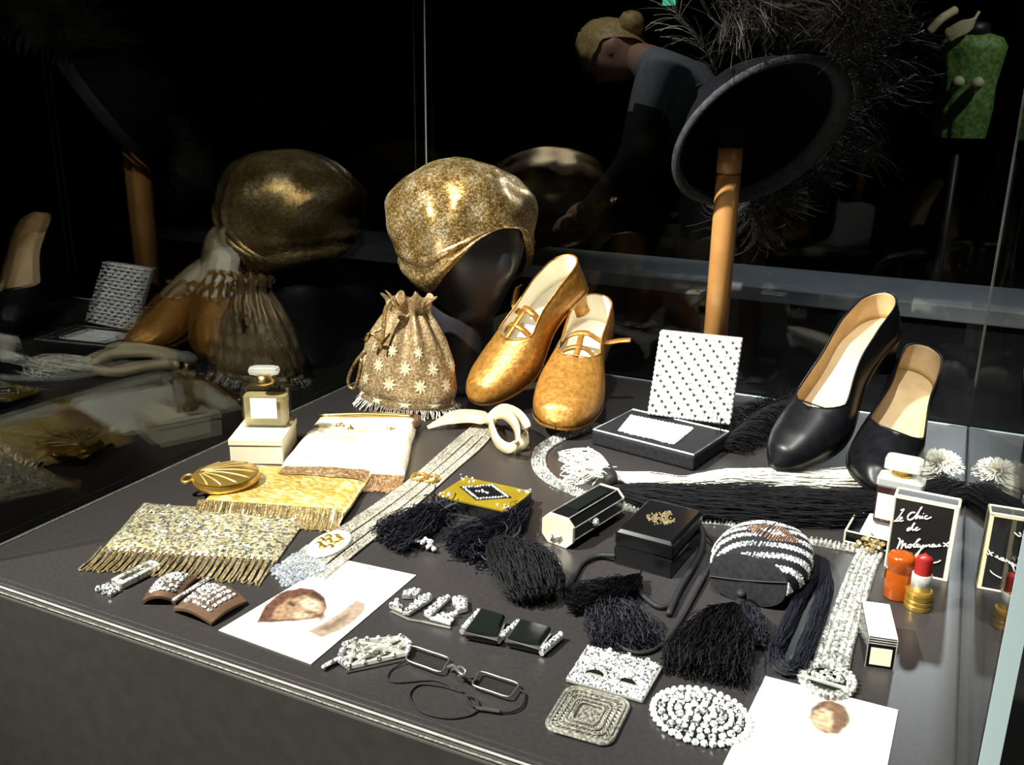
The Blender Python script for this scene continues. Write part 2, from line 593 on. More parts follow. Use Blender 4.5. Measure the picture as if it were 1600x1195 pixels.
def fringe(b, a0, a1, d0, d1, n, r=0.0011, loops=True, zt=0.004, wob=0.003):
    """hanging bead strands from edge a0-a1, each falling by d0..d1, joined in pairs as loops"""
    a0, a1, d0, d1 = Vector(a0), Vector(a1), Vector(d0), Vector(d1)
    for i in range(n):
        ts = [(i + 0.05) / n, (i + 0.75) / n]
        path = []
        ends = []
        for t in ts:
            p = a0.lerp(a1, t)
            d = d0.lerp(d1, t) * (1 + random.uniform(-0.12, 0.12))
            col = []
            for k in range(5):
                s = k / 4
                q = p + d * s + Vector((random.uniform(-1, 1), random.uniform(-1, 1), 0)) * wob * 0.25 * (k > 0)
                q.z = zt * (1 - s) ** 2 + r * 1.1
                if p.z > zt:
                    q.z += (p.z - zt) * (1 - s) ** 2
                col.append(q)
            ends.append(col)
        if loops:
            low = (ends[0][-1] + ends[1][-1]) / 2 + d0.lerp(d1, ts[0]).normalized() * r * 2
            low.z = r
            path = ends[0] + [low] + ends[1][::-1]
            b.tube(path, r, 4, caps=False)
        else:
            for e in ends:
                b.tube(e, r, 4, caps=False)


def bundle(b, path, radii, n, r=0.0006, jit=0.003, seg=14, flat=0.5, spread=1.0, ends=0.15, sides=3, loops=0.0):
    """threads running along a path inside a changing radius, resting above the deck"""
    pts = spline(path, 6)
    L = len(pts)

    def at_s(s):
        x = s * (L - 1)
        i = min(int(x), L - 2)
        return pts[i].lerp(pts[i + 1], x - i)

    def rad(s):
        x = s * (len(radii) - 1)
        i = min(int(x), len(radii) - 2)
        return radii[i] + (radii[i + 1] - radii[i]) * (x - i)
    for k in range(n):
        a = random.random() * 2 * PI
        q = math.sqrt(random.random())
        smax = 1 - random.random() * ends
        ph = random.random() * 50
        poly = []
        for i in range(seg + 1):
            s = smax * i / seg
            p = at_s(s)
            t = (at_s(min(1, s + 0.03)) - at_s(max(0, s - 0.03)))
            t = t.normalized() if t.length > 1e-9 else Vector((1, 0, 0))
            side = Vector((-t.y, t.x, 0))
            side = side.normalized() if side.length > 1e-5 else Vector((1, 0, 0))
            upv = t.cross(side)
            if upv.z < 0:
                upv = -upv
            R_ = rad(s)
            aa = a + (s * 0.8)
            off = side * (R_ * q * math.cos(aa)) + upv * (R_ * q * flat * math.sin(aa))
            nz = Vector((mnoise.noise(Vector((s * 6, ph, 0))), mnoise.noise(Vector((s * 6, ph, 7))), mnoise.noise(Vector((s * 6, ph, 13))))) * jit * min(1, s * 3)
            pp = p + off + nz
            pp.z = max(pp.z, r)
            poly.append(pp)
        b.tube(poly, r, sides, caps=False)


def curly(b, c, rx, ry, rz, n, r=0.0006, length=0.02, seg=7, seed=1):
    """mass of short curled threads within an ellipsoid resting on the deck"""
    c = Vector(c)
    for k in range(n):
        d = Vector((random.gauss(0, 1), random.gauss(0, 1), random.gauss(0, 1))).normalized() * random.random() ** 0.4
        p = c + Vector((d.x * rx, d.y * ry, abs(d.z) * rz))
        dr = Vector((d.x + random.gauss(0, .5), d.y + random.gauss(0, .5), random.gauss(0, .4))).normalized()
        poly = []
        tw = Vector((random.gauss(0, 1), random.gauss(0, 1), random.gauss(0, 1)))
        for i in range(seg):
            poly.append(Vector((p.x, p.y, max(p.z, r))))
            dr = (dr + tw.cross(dr) * 0.25 + Vector((random.gauss(0, .12), random.gauss(0, .12), -0.05))).normalized()
            p = p + dr * length / seg
        b.tube(poly, r, 3, caps=False)

# ================================================================== the room and the case
XL, XR, YF, YB = -0.779, 0.046, 0.467, 1.317
struct('floor', B().box((-0.5, 1.5, -D - 0.05), (11, 10, 0.1)), 'floor')
struct('ceiling', B().box((-0.5, 1.5, 2.35), (11, 10, 0.1)), 'room')
struct('wall_back', B().box((-0.5, 6.45, 0.7), (11, 0.1, 3.3)), 'room')
struct('wall_front', B().box((-0.5, -3.45, 0.7), (11, 0.1, 3.3)), 'room')
struct('wall_left', B().box((-5.95, 1.5, 0.7), (0.1, 10, 3.3)), 'room')
struct('wall_right', B().box((4.95, 1.5, 0.7), (0.1, 10, 3.3)), 'room')

TH = 0.009
HG = 0.80
case = thing('display_case', 'square museum display case with clear glass sides on a dark grey plinth', 'display case', ((XL + XR) / 2, (YF + YB) / 2, -D))
obj('plinth', B().box(((XL + XR) / 2, (YF + YB) / 2, -D / 2 - 0.0008), (XR - XL + 2 * TH, YB - YF + 2 * TH, D - 0.0016)), 'plinth', case, bevel=0.002)
obj('deck_panel', B().box(((XL + XR) / 2, (YF + YB) / 2, -0.0007), (XR - XL, YB - YF, 0.0014)), 'deck', case)
cx, cy = (XL + XR) / 2, (YF + YB) / 2


def pane(x0, x1, y0, y1):
    return obj('glass_pane', B().box(((x0 + x1) / 2, (y0 + y1) / 2, HG / 2), (x1 - x0, y1 - y0, HG + 0.001)), 'pane', case)


p_front = pane(XL, XR, YF - TH, YF)
p_back = pane(XL, XR, YB, YB + TH)
p_left = pane(XL - TH, XL, YF - TH, YB + TH)
p_right = pane(XR, XR + TH, YF - TH, YB + TH)
obj('polished_edge', B().box((XR + TH / 2, YF - TH - 0.0006, HG / 2), (TH, 0.001, HG)), 'edge', p_right, label='pale blue green polished glass edge')
obj('polished_edge', B().box((XL + 0.0008, YB - 0.0008, HG / 2), (0.0014, 0.0014, HG - 0.01)), 'edge', p_back)
obj('polished_edge', B().box((XR - 0.0008, YB - 0.0008, HG / 2), (0.0014, 0.0014, HG - 0.01)), 'plinth', p_back)
obj('bottom_seal', B().box((cx, YF - 0.0020, 0.0005), (XR - XL, 0.0014, 0.0010)), 'silver', p_front)
obj('bottom_seal', B().box((cx, YF - TH + 0.0008, 0.0004), (XR - XL, 0.0010, 0.0008)), 'filigree', p_front)
obj('bottom_seal', B().box((cx, YB - 0.001, 0.0007), (XR - XL - 0.004, 0.0018, 0.0012)), 'edge', p_back)
obj('bottom_seal', B().box((XL + 0.0006, cy, 0.0005), (0.0011, YB - YF - 0.01, 0.0008)), 'filigree', p_left)
obj('bottom_seal', B().box((XR - 0.0006, cy, 0.0005), (0.0011, YB - YF - 0.01, 0.0008)), 'plinth', p_right)

# ================================================================== big items at the back
# ---- head with cloche
HC = at(722, 352, 1.165)
face = Vector((0.90, -0.43, 0))
fa = math.atan2(face.y, face.x)
hd = thing('hat_mannequin', 'black display head wearing the gold cloche hat', 'mannequin head', (HC.x + 0.005, HC.y, 0))


def head_pt(u, v):
    a = 2 * PI * u
    ph = PI * v
    c, s = math.cos(a), math.sin(a)
    rx, ry = 0.094, 0.076
    z = math.cos(ph)
    r = math.sin(ph) ** 0.85
    taper = 1.0 if z > 0 else 1.0 - 0.38 * (-z) ** 1.3
    x = rx * r * c * taper
    y = ry * r * s * taper
    if c > 0:
        f = max(0.0, 1 - abs(s) * 3.2)
        x += f * 0.016 * math.exp(-((z + 0.18) / 0.17) ** 2) * r           # nose
        x -= max(0.0, 1 - abs(abs(s) - 0.4) * 5) * 0.008 * math.exp(-((z - 0.08) / 0.12) ** 2)  # eye hollows
        x += f * 0.006 * math.exp(-((z + 0.52) / 0.07) ** 2)                # lips
        x += 0.012 * math.exp(-((z + 0.85) / 0.2) ** 2) * max(0, c)         # chin
    p = Vector((x, y, z * (0.105 if z > 0 else 0.125)))
    ca, sa = math.cos(fa), math.sin(fa)
    return Vector((HC.x + 0.005 + p.x * ca - p.y * sa, HC.y + p.x * sa + p.y * ca, HC.z - 0.024 + p.z))


hb = B()
hb.grid(head_pt, 40, 30, wrap=True)
obj('head', hb, 'head', hd, smooth=True)
nb = B()
nM = Matrix.Translation((HC.x + 0.005 - 0.012 * face.x, HC.y - 0.012 * face.y, 0))
nb.lathe([(0.060, 0.001), (0.061, 0.006), (0.059, 0.012), (0.052, 0.03), (0.05, 0.06), (0.047, 0.10), (0.048, HC.z - 0.075)], 28, nM)
obj('neck', nb, 'head', hd, smooth=True)

hat = thing('cloche_hat', 'gold lame cloche hat with a rolled brim, worn by the black display head', 'hat', (HC.x, HC.y, HC.z - 0.1))


def rim_drop(al):
    al = abs((al + PI) % (2 * PI) - PI)
    dg = math.degrees(al)
    front = 0.012
    if dg < 78:
        return front - 0.098 * (math.sin(math.radians(dg / 78 * 90)) ** 2.6)
    return -0.086 + 0.02 * math.sin(math.radians(min(1, (dg - 78) / 60) * 90))


def hat_pt(u, v, grow=0.0):
    al = 2 * PI * u
    zr = rim_drop(al)
    if v < 0.55:
        ph = v / 0.55 * PI / 2
        r = math.sin(ph) ** 1.12 * 0.97
        z = 0.012 + 0.075 * math.cos(ph)
    else:
        t = (v - 0.55) / 0.45
        z = 0.012 + (zr - 0.012) * t
        r = 0.97 - 0.26 * max(0.0, -z / 0.086) ** 1.5
    al2 = al
    rx, ry = 0.108, 0.100
    wr = mnoise.noise(Vector((math.cos(al) * 1.6 * r, math.sin(al) * 1.6 * r, z * 16))) * 0.011
    wr += mnoise.noise(Vector((math.cos(al) * 4 * r, math.sin(al) * 4 * r, z * 30 + 5))) * 0.0045
    wr += 0.0035 * math.sin(al * 5 + z * 60) * max(0.0, 1 - v) * min(1, v * 3)
    wr += 0.004 * abs(mnoise.noise(Vector((al * 1.5, z * 9 - al * 1.2, 4)))) * min(1, v * 2)
    q = r * (1 + (wr + grow) / 0.1)
    x, y = rx * q * math.cos(al2), ry * q * math.sin(al2)
    ca, sa = math.cos(fa), math.sin(fa)
    return Vector((HC.x + x * ca - y * sa, HC.y + x * sa + y * ca, HC.z + z + wr * 0.4 + (0.003 if v < .55 else 0)))


cb = B()
cb.grid(lambda u, v: hat_pt(u, 0.004 + v * 0.996), 72, 34, wrap=True)
obj('crown', cb, 'lame', hat, smooth=True, solid=0.0025)
for (v0, v1, gr, nm) in ((0.86, 1.0, 0.009, 'brim_roll'), (0.74, 0.85, 0.005, 'hat_band')):
    rb = B()

    def roll(u, v, v0=v0, v1=v1, gr=gr):
        s = math.sin(PI * v)
        return hat_pt(u, v0 + (v1 - v0) * v, 0.0006 + gr * s)
    rb.grid(roll, 72, 8, wrap=True)
    obj(nm, rb, 'lame', hat, smooth=True)

# ---- drawstring bag
BC = Vector((-0.654, 1.045, 0))
bag = thing('drawstring_bag', 'gold patterned drawstring pouch with gathered neck in front of the display head', 'handbag', BC)


def bag_pt(u, v):
    a = 2 * PI * u
    prof = [(0, .05), (.02, .068), (.08, .074), (.2, .0745), (.45, .066), (.65, .052), (.8, .037), (.88, .028), (.94, .027), (1, .034)]
    for (p, q) in zip(prof, prof[1:]):
        if v <= q[0]:
            r = p[1] + (q[1] - p[1]) * (v - p[0]) / (q[0] - p[0])
            break
    pl = max(0, v - 0.35) / 0.65
    k = 1 + pl * (0.16 * math.sin(a * 11) + 0.10 * math.sin(a * 7 + 1)) + 0.03 * mnoise.noise(Vector((a, v * 4, 2)))
    crease = -0.006 * math.exp(-((v - 0.1) / 0.025) ** 2) * (0.6 + 0.4 * math.sin(a * 2))
    z = 0.005 + 0.148 * v + (0.006 * math.sin(a * 9) * (v > .93))
    lean = 0.006 * v
    return Vector((BC.x + (r * k + crease) * math.cos(a) + lean, BC.y + (r * k * 0.62 + crease) * math.sin(a), z))


bb = B()
bb.grid(bag_pt, 96, 40, wrap=True)
obj('pouch', bb, 'bagcloth', bag, smooth=True)
k_ = 0
for row, v in enumerate((0.10, 0.27, 0.42, 0.57)):      # star motifs woven into the cloth
    n = 10
    for i in range(n):
        u = (i + 0.5 * (row % 2)) / n
        a = 2 * PI * u
        if math.sin(a) > 0.25:
            continue
        sb = B()
        R_ = 0.0105 if row < 3 else 0.009

        def star(s, t, u=u, v=v, R_=R_):
            th = 2 * PI * s
            rr = R_ * t * (0.72 + 0.28 * math.cos(th * 8))
            du = rr * math.cos(th) / (2 * PI * 0.068)
            dv = rr * math.sin(th) / 0.148
            p = bag_pt(u + du, v + dv)
            nn = Vector((math.cos(2 * PI * u), math.sin(2 * PI * u) * 1.6, 0.3)).normalized()
            return p + nn * 0.0011
        sb.grid(star, 32, 3)
        obj('star_motif', sb, 'bagstar', bag)
fb = B()
for i in range(150):
    a = 2 * PI * i / 150
    p0 = Vector((BC.x + 0.070 * math.cos(a), BC.y + 0.043 * math.sin(a), 0.012))
    d = Vector((math.cos(a + random.gauss(0, .3)), math.sin(a + random.gauss(0, .3)), 0))
    L_ = random.uniform(.5, 1)
    fb.tube([p0, p0 + d * 0.005 * L_ + Vector((0, 0, -.004)), p0 + d * 0.011 * L_ + Vector((random.gauss(0, .002), random.gauss(0, .002), -0.0108))], 0.0008, 4, caps=False)
obj('bead_fringe', fb, 'sashbeads', bag, kind='stuff')
db = B()
tp = at(606, 505, 1.02)
db.tube(spline([at(598, 530, 1.0), at(600, 505, 1.0), at(602, 485, 1.0), at(610, 469, 1.005), at(616, 476, 1.01), at(611, 484, 1.012)], 6), 0.0026, 6)
db.tube(spline([at(596, 545, .998), at(590, 528, .995), at(577, 521, .995), at(572, 533, .995), at(580, 522, 1.0), at(600, 512, 1.01)], 6), 0.0024, 6)
obj('drawstring', db, 'lame', bag, smooth=True)
db = B()
db.tube(spline([at(570, 548, 1.02), at(556, 565, 1.02), at(545, 588, 1.02), at(545, 603, 1.02), at(554, 606, 1.02), at(560, 588, 1.02), at(565, 560, 1.02)], 6), 0.0022, 6)
obj('drawstring', db, 'lame', bag, smooth=True)


# ---- shoes
def shoe(T, M, L, W, hh, throat, upper, lining, sole, heelmat, toe_pow=0.5, topl=0.62, Hv=0.05, wedge=False):
    """M: toe at origin, +x to the heel, +z out of the opening"""
    def wd(s):
        if s < 0.33:
            k = (s / 0.33)
            return W / 2 * (max(1e-9, 1 - (1 - k) ** 2.0)) ** toe_pow
        if s < 0.62:
            return W / 2 * (1 - 0.30 * (0.5 - 0.5 * math.cos(PI * (s - 0.33) / 0.29)))
        if s < 0.86:
            return W / 2 * (0.70 + 0.03 * math.sin(PI * (s - 0.62) / 0.24))
        k = (s - 0.86) / 0.14
        return W / 2 * 0.70 * math.sqrt(max(0.0, 1 - k * k))

    def zs(s):
        if s < 0.28:
            return 0.006 * (1 - s / 0.28) ** 2
        k = min(1, (s - 0.28) / 0.5)
        return hh * k * k * (3 - 2 * k)

    def Ht(s):
        a = [(0, .006), (.06, .024), (.15, .034), (.3, Hv), (.5, Hv + .006), (.7, Hv + .002), (.9, Hv + .012), (1, Hv + .012)]
        for p, q in zip(a, a[1:]):
            if s <= q[0]:
                return p[1] + (q[1] - p[1]) * (s - p[0]) / (q[0] - p[0])
        return a[-1][1]

    def ph0(s):
        if s < throat:
            return 0.0
        return min(topl, topl * math.sqrt((s - throat) / 0.10))

    def sect(s, ph, inset=0.0):
        an = ph * PI / 2
        y = math.sin(an) * (wd(s) - inset)
        z = zs(s) + Ht(s) * (max(0.0, math.cos(an)) ** 0.62)
        return M @ Vector((s * L, y, z + 0.003))
    NS = 60
    ss = [1 - (1 - i / NS) ** 1.0 for i in range(NS + 1)]
    ss = [0.5 - 0.5 * math.cos(PI * t) for t in ss]
    ss = [max(0.0, min(1.0, s)) for s in ss]
    b = B()
    for sg in (1, -1):
        def up(u, v, sg=sg):
            s = ss[min(NS, int(round(u * NS)))]
            p0 = ph0(s)
            return sect(s, sg * (p0 + (1 - p0) * v))
        if sg > 0:
            b.grid(up, NS, 12)
        else:
            b.grid(lambda u, v: up(u, 1 - v), NS, 12)
    obj('upper', b, upper, T, smooth=True, solid=0.0016, mats=[lining], merge=True)
    # top-line piping
    pth = [sect(s, ph0(s)) for s in ss if s >= throat] + [sect(s, -ph0(s)) for s in reversed(ss) if s >= throat]
    obj('topline_binding', B().tube(pth, 0.0011, 5, closed=True), upper, T, smooth=True)
    ib = B()
    ib.grid(lambda u, v: M @ Vector((ss[int(round(u * NS))] * L, (2 * v - 1) * (wd(ss[int(round(u * NS))]) * 0.95), zs(ss[int(round(u * NS))]) + 0.0042)), NS, 6)
    obj('insole', ib, lining, T, smooth=True)
    sb = B()
    for (z, flip) in ((0.003, False), (-0.001, True)):
        sb.grid(lambda u, v, z=z, flip=flip: M @ Vector((ss[int(round(u * NS))] * L, (1 if flip else -1) * (1 - 2 * v) * max(0.0, wd(ss[int(round(u * NS))]) - 0.0006), zs(ss[int(round(u * NS))]) + z)), NS, 4)
    obj('sole', sb, sole, T, smooth=False)
    sb = B()
    for sg in (-1, 1):
        sb.grid(lambda u, v, sg=sg: M @ Vector((ss[int(round(u * NS))] * L, sg * (wd(ss[int(round(u * NS))]) + 0.0008), zs(ss[int(round(u * NS))]) + 0.003 - 0.004 * v)), NS, 1)
    obj('welt', sb, upper, T, smooth=False)
    hb_ = B()
    rings = 6
    for i in range(rings + 1):
        t = i / rings
        k = 1 - 0.45 * math.sin(min(1, t * 1.2) * PI / 2) + 0.06 * t
        for j in range(16):
            a = 2 * PI * j / 16
            x = L * 0.88 + L * 0.115 * k * math.cos(a) + 0.006 * t
            y = W / 2 * 0.70 * k * math.sin(a)
            zt = zs(min(1, max(0, x / L))) - 0.001
            hb_.v.append(M @ Vector((x, y, zt * (1 - t) + (0.0 if not wedge else 0) * t)))
    for i in range(rings):
        for j in range(16):
            q = (j + 1) % 16
            hb_.f.append((i * 16 + j, i * 16 + q, (i + 1) * 16 + q, (i + 1) * 16 + j))
    hb_.f.append(tuple(range(rings * 16, rings * 16 + 16)))
    obj('heel', hb_, heelmat, T, smooth=True)
    return sect, zs, Ht, wd


def strap(T, pts, width, mat, M, wd=(1, 0, 0), name='strap'):
    P = [M @ Vector(p) for p in pts]
    w3 = M.to_3x3() @ Vector(wd)
    obj(name, B().ribbon(spline(P, 6), width, 0.0022, w3), mat, T, smooth=True)


def heel_at(t, px, py, L, far=True):
    """point of the sight line through a pixel that lies L away from the toe"""
    o = Vector((0, 0, EYE))
    d = ray(px, py).normalized()
    bq_ = d.dot(o - t)
    disc = bq_ * bq_ - ((o - t).length_squared - L * L)
    rt = math.sqrt(max(0.0, disc))
    return o + d * (-bq_ + (rt if far else -rt))


camd = lambda p: (Vector((0, 0, EYE)) - Vector(p)).normalized()
# left gold shoe
t1 = g(742, 634, 0.012)
h1 = heel_at(t1, 920, 470, 0.235)
x1 = (h1 - t1).normalized()
up1 = camd(t1.lerp(h1, .5)) + Vector((-0.75, -0.1, 0.35))
M1 = frame(t1, x1, z=up1)
gs1 = thing('gold_shoe', 'gold brocade dance shoe with the heel raised highest, beside the drawstring pouch', 'shoe', (t1.x, t1.y, 0), 'pair of gold shoes')
S1 = shoe(gs1, M1, 0.235, 0.086, 0.038, 0.36, 'goldbrocade', 'kid', 'tan', 'goldbrocade', 0.42, 0.60, 0.046)
for (a, bnd, c) in ((0.37, 0.56, 0.0),):
    strap(gs1, [(0.235 * .36, 0, .052), (.235 * .46, 0.0, .060), (.235 * .57, 0.002, .066)], 0.008, 'goldbrocade', M1, (0, 1, 0), 'tongue_strap')
strap(gs1, [(.235 * .56, -.026, .042), (.235 * .56, -.014, .062), (.235 * .565, .006, .066), (.235 * .57, .022, .052), (.235 * .585, .034, .058), (.235 * .66, .040, .070), (.235 * .70, .038, .074)], 0.009, 'goldbrocade', M1, (1, 0, 0.1), 'ankle_strap')
strap(gs1, [(.235 * .46, -.030, .036), (.235 * .455, -.012, .056), (.235 * .45, .010, .057), (.235 * .455, .030, .036)], 0.008, 'goldbrocade', M1, (1, 0, 0), 'cross_strap')
# right gold shoe
t2 = g(868, 676, 0.012)
h2 = heel_at(t2, 928, 540, 0.235)
M2 = frame(t2, h2 - t2, z=camd(t2.lerp(h2, .5)) + Vector((-0.15, 0, 0.15)))
gs2 = thing('gold_shoe', 'gold brocade dance shoe standing lower, its strap end pointing outwards', 'shoe', (t2.x, t2.y, 0), 'pair of gold shoes')
S2 = shoe(gs2, M2, 0.235, 0.090, 0.038, 0.40, 'goldbrocade', 'kid', 'tan', 'goldbrocade', 0.42, 0.60, 0.046)
strap(gs2, [(.235 * .40, 0, .052), (.235 * .5, 0.0, .060), (.235 * .61, 0.002, .066)], 0.008, 'goldbrocade', M2, (0, 1, 0), 'tongue_strap')
strap(gs2, [(.235 * .60, .032, .040), (.235 * .62, .018, .060), (.235 * .62, -.004, .067), (.235 * .63, -.028, .056), (.235 * .66, -.048, .058), (.235 * .67, -.062, .060)], 0.009, 'goldbrocade', M2, (1, 0, 0.1), 'ankle_strap')
strap(gs2, [(.235 * .50, .034, .036), (.235 * .50, .012, .057), (.235 * .51, -.010, .057), (.235 * .50, -.033, .036)], 0.008, 'goldbrocade', M2, (1, 0, 0), 'cross_strap')

# black pumps
t3 = g(1212, 742, 0.010)
h3 = heel_at(t3, 1396, 556, 0.245)
M3 = frame(t3, h3 - t3, z=camd(t3.lerp(h3, .5)) + Vector((-0.5, 0, 0.25)))
p1 = thing('black_pump', 'black satin court shoe leaning with its cream insole fully in view', 'shoe', (t3.x, t3.y, 0), 'pair of black pumps')
shoe(p1, M3, 0.245, 0.078, 0.052, 0.30, 'blacksilk', 'leather', 'tan', 'blacksilk', 0.58, 0.64, 0.044)
t4 = g(1362, 776, 0.010)
h4 = heel_at(t4, 1402, 640, 0.245)
M4 = frame(t4, h4 - t4, z=camd(t4.lerp(h4, .5)) + Vector((0.1, 0, 0.2)))
p2 = thing('black_pump', 'black satin court shoe half hidden behind its pair, beside the glass perfume bottle', 'shoe', (t4.x, t4.y, 0), 'pair of black pumps')
shoe(p2, M4, 0.245, 0.076, 0.052, 0.30, 'blacksilk', 'leather', 'tan', 'blacksilk', 0.58, 0.64, 0.044)

# ---- feather hat on its pole
pb = g(1108, 646)
pole = thing('hat_stand', 'varnished wooden pole stand holding up the black feathered hat', 'hat stand', (pb.x, pb.y, 0))
ptop = at(1136, 236, pb.y)
prx = 0.0155
bq = B()
bq.lathe([(prx, 0.004), (prx, ptop.z - 0.03), (prx * 0.98, ptop.z - 0.0285), (prx * 0.90, ptop.z - 0.028), (prx * 0.90, ptop.z - 0.0265), (prx, ptop.z - 0.026), (prx, ptop.z + 0.004), (prx * .6, ptop.z + 0.006)], 24, Matrix.Translation((pb.x, pb.y, 0)))
obj('pole', bq, 'wood', pole, smooth=True)
obj('shaded_pole_tip', B().lathe([(prx * .9, ptop.z + 0.004), (prx * 1.15, ptop.z + 0.03), (prx * 1.2, ptop.z + 0.07), (prx * .7, ptop.z + 0.085), (0, ptop.z + 0.088)], 20, Matrix.Translation((pb.x, pb.y, 0))), 'velvet', pole, smooth=True)  # black tip stands in for the hat's shade on the pole
obj('base', B().lathe([(0.055, 0.0), (0.055, 0.003), (0.05, 0.005), (0.018, 0.006)], 32, Matrix.Translation((pb.x, pb.y, 0))), 'head', pole)

FC = at(1186, 204, pb.y - 0.01)
view = (FC - Vector((0, 0, EYE))).normalized()
cr = Vector((AX[0], AY[0], AZ[0]))      # camera right in the world
cd = -Vector((-AX[1], -AY[1], -AZ[1]))  # camera down
nrm = (-view * math.cos(math.radians(52)) + (cr * 0.57 + cd * 0.82).normalized() * math.sin(math.radians(52))).normalized()
maj = (cr * 0.82 - cd * 0.57)
maj = (maj - nrm * maj.dot(nrm)).normalized()
mnr = nrm.cross(maj)
fh = thing('feather_hat', 'black hat trimmed with curling dark feathers, seen from below on its pole', 'hat', (FC.x, FC.y, FC.z - 0.12))
RH = 0.112


def bowl(u, v, k=1.0):
    a = 2 * PI * u
    ph = v * PI / 2
    r = RH * 0.93 * (1 - v) ** 0.75 * k
    return FC + maj * (r * math.cos(a)) + mnr * (r * 0.93 * math.sin(a)) - nrm * (0.080 * math.sin(ph) * k)


q = B()
q.grid(lambda u, v: bowl(u, v * 0.998), 48, 16, wrap=True)
obj('crown', q, 'velvet', fh, smooth=True, solid=0.003)
q = B()
lowdir = math.atan2((cr * .8 + cd * .6).dot(mnr), (cr * .8 + cd * .6).dot(maj))


def brim(u, v):
    a = 2 * PI * u
    wide = 0.07 + 0.13 * (0.5 + 0.5 * math.cos(a - lowdir)) ** 1.5
    k = RH * (1.03 - wide * (1 - v))
    return FC + maj * (k * math.cos(a)) + mnr * (k * 0.93 * math.sin(a)) + nrm * (0.010 * math.sin(PI * (0.1 + 0.8 * v)) + 0.012 * wide / .2 * (v - .4))


q.grid(brim, 64, 8, wrap=True)
obj('brim_band', q, 'brimband', fh, smooth=True, solid=0.002)
q = B()
for i in range(170):          # plumes curling outwards from the brim
    a = 2 * PI * i / 170 + random.gauss(0, .05)
    rad = maj * math.cos(a) + mnr * math.sin(a)
    side = rad.dot(cr)
    low = rad.dot(cd)
    if side < -0.3 and low > -0.45 and random.random() < .92:
        continue
    if low > 0.25 and side < 0.15:
        continue
    p = FC + rad * RH * random.uniform(0.93, 1.0) - nrm * random.uniform(0.0, 0.05)
    upk = max(0, rad.z)
    d = (rad * 1.3 + Vector((random.gauss(0, .25), random.gauss(0, .2), random.gauss(0, .2) + 0.3 * (rad.z > 0))) - nrm * random.uniform(0.0, 0.4)).normalized()
    Lf = random.uniform(0.06, 0.10) * (1.0 + 0.3 * upk)
    bend = Vector((random.gauss(0, .9), random.gauss(0, .9), random.gauss(-.25, .6)))
    spine = []
    for k in range(9):
        spine.append(p.copy())
        p = p + d * Lf / 8
        d = (d + bend * 0.11).normalized()
    q.tube(spine, 0.0005, 3, caps=False)
    cur0 = Vector((random.gauss(0, .6), random.gauss(0, .6), random.gauss(-.2, .5)))
    for k in range(1, 9):
        for m in range(5):
            s = spine[k - 1].lerp(spine[k], random.random())
            t = (spine[k] - spine[k - 1]).normalized()
            dd = (t * 1.1 + Vector((random.gauss(0, .42), random.gauss(0, .42), random.gauss(0, .42)))).normalized()
            pp = [s]
            cur = cur0 + Vector((random.gauss(0, .25), random.gauss(0, .25), random.gauss(0, .25)))
            for e in range(8):
                s = s + dd * random.uniform(0.005, 0.009)
                dd = (dd + cur * 0.26).normalized()
                pp.append(s)
            q.tube(pp, 0.00032, 3, caps=False)
obj('feathers', q, 'feather', fh, kind='stuff')

# ================================================================== left side
# ---- perfume box and bottle
a_, b_ = g(359, 725), g(443, 726)
u_ = (b_ - a_).normalized()
v_ = Vector((-u_.y, u_.x, 0))
bw, bd_, bh = (b_ - a_).length, 0.078, 0.030
bx = thing('perfume_carton', 'cream card carton under the amber perfume bottle', 'box', a_ + u_ * bw / 2 + v_ * bd_ / 2)
BM = frame(a_ + u_ * bw / 2 + v_ * bd_ / 2, u_)
obj('base', B().box((0, 0, 0.011), (bw - 0.002, bd_ - 0.002, 0.022), BM), 'cream', bx, bevel=0.0006)
obj('lid', B().box((0, 0, 0.0265), (bw, bd_, 0.0075), BM), 'cream', bx, bevel=0.0008)
BM2 = frame(a_ + u_ * (bw / 2 + 0.002) + v_ * 0.052 + Vector((0, 0, 0.0305)), u_)
pf = thing('perfume_bottle', 'square perfume bottle of pale amber liquid with white label, standing on a cream carton', 'perfume bottle', BM2.translation)


def rrect(w, d, r, n=4):
    out = []
    for (cx_, cy_, a0) in ((w / 2 - r, d / 2 - r, 0), (-w / 2 + r, d / 2 - r, PI / 2), (-w / 2 + r, -d / 2 + r, PI), (w / 2 - r, -d / 2 + r, 1.5 * PI)):
        for k in range(n + 1):
            a = a0 + PI / 2 * k / n
            out.append((cx_ + r * math.cos(a), cy_ + r * math.sin(a)))
    return out


def loft(b, rings, M):
    n = len(rings[0])
    vs = [p for r in rings for p in r]
    fs = [tuple(reversed(range(n)))]
    for k in range(len(rings) - 1):
        for i in range(n):
            j = (i + 1) % n
            fs.append((k * n + i, k * n + j, (k + 1) * n + j, (k + 1) * n + i))
    fs.append(tuple(range((len(rings) - 1) * n, len(rings) * n)))
    return b.add(vs, fs, M)


def rr(w, d, r, z):
    return [(x, y, z) for x, y in rrect(w, d, r)]


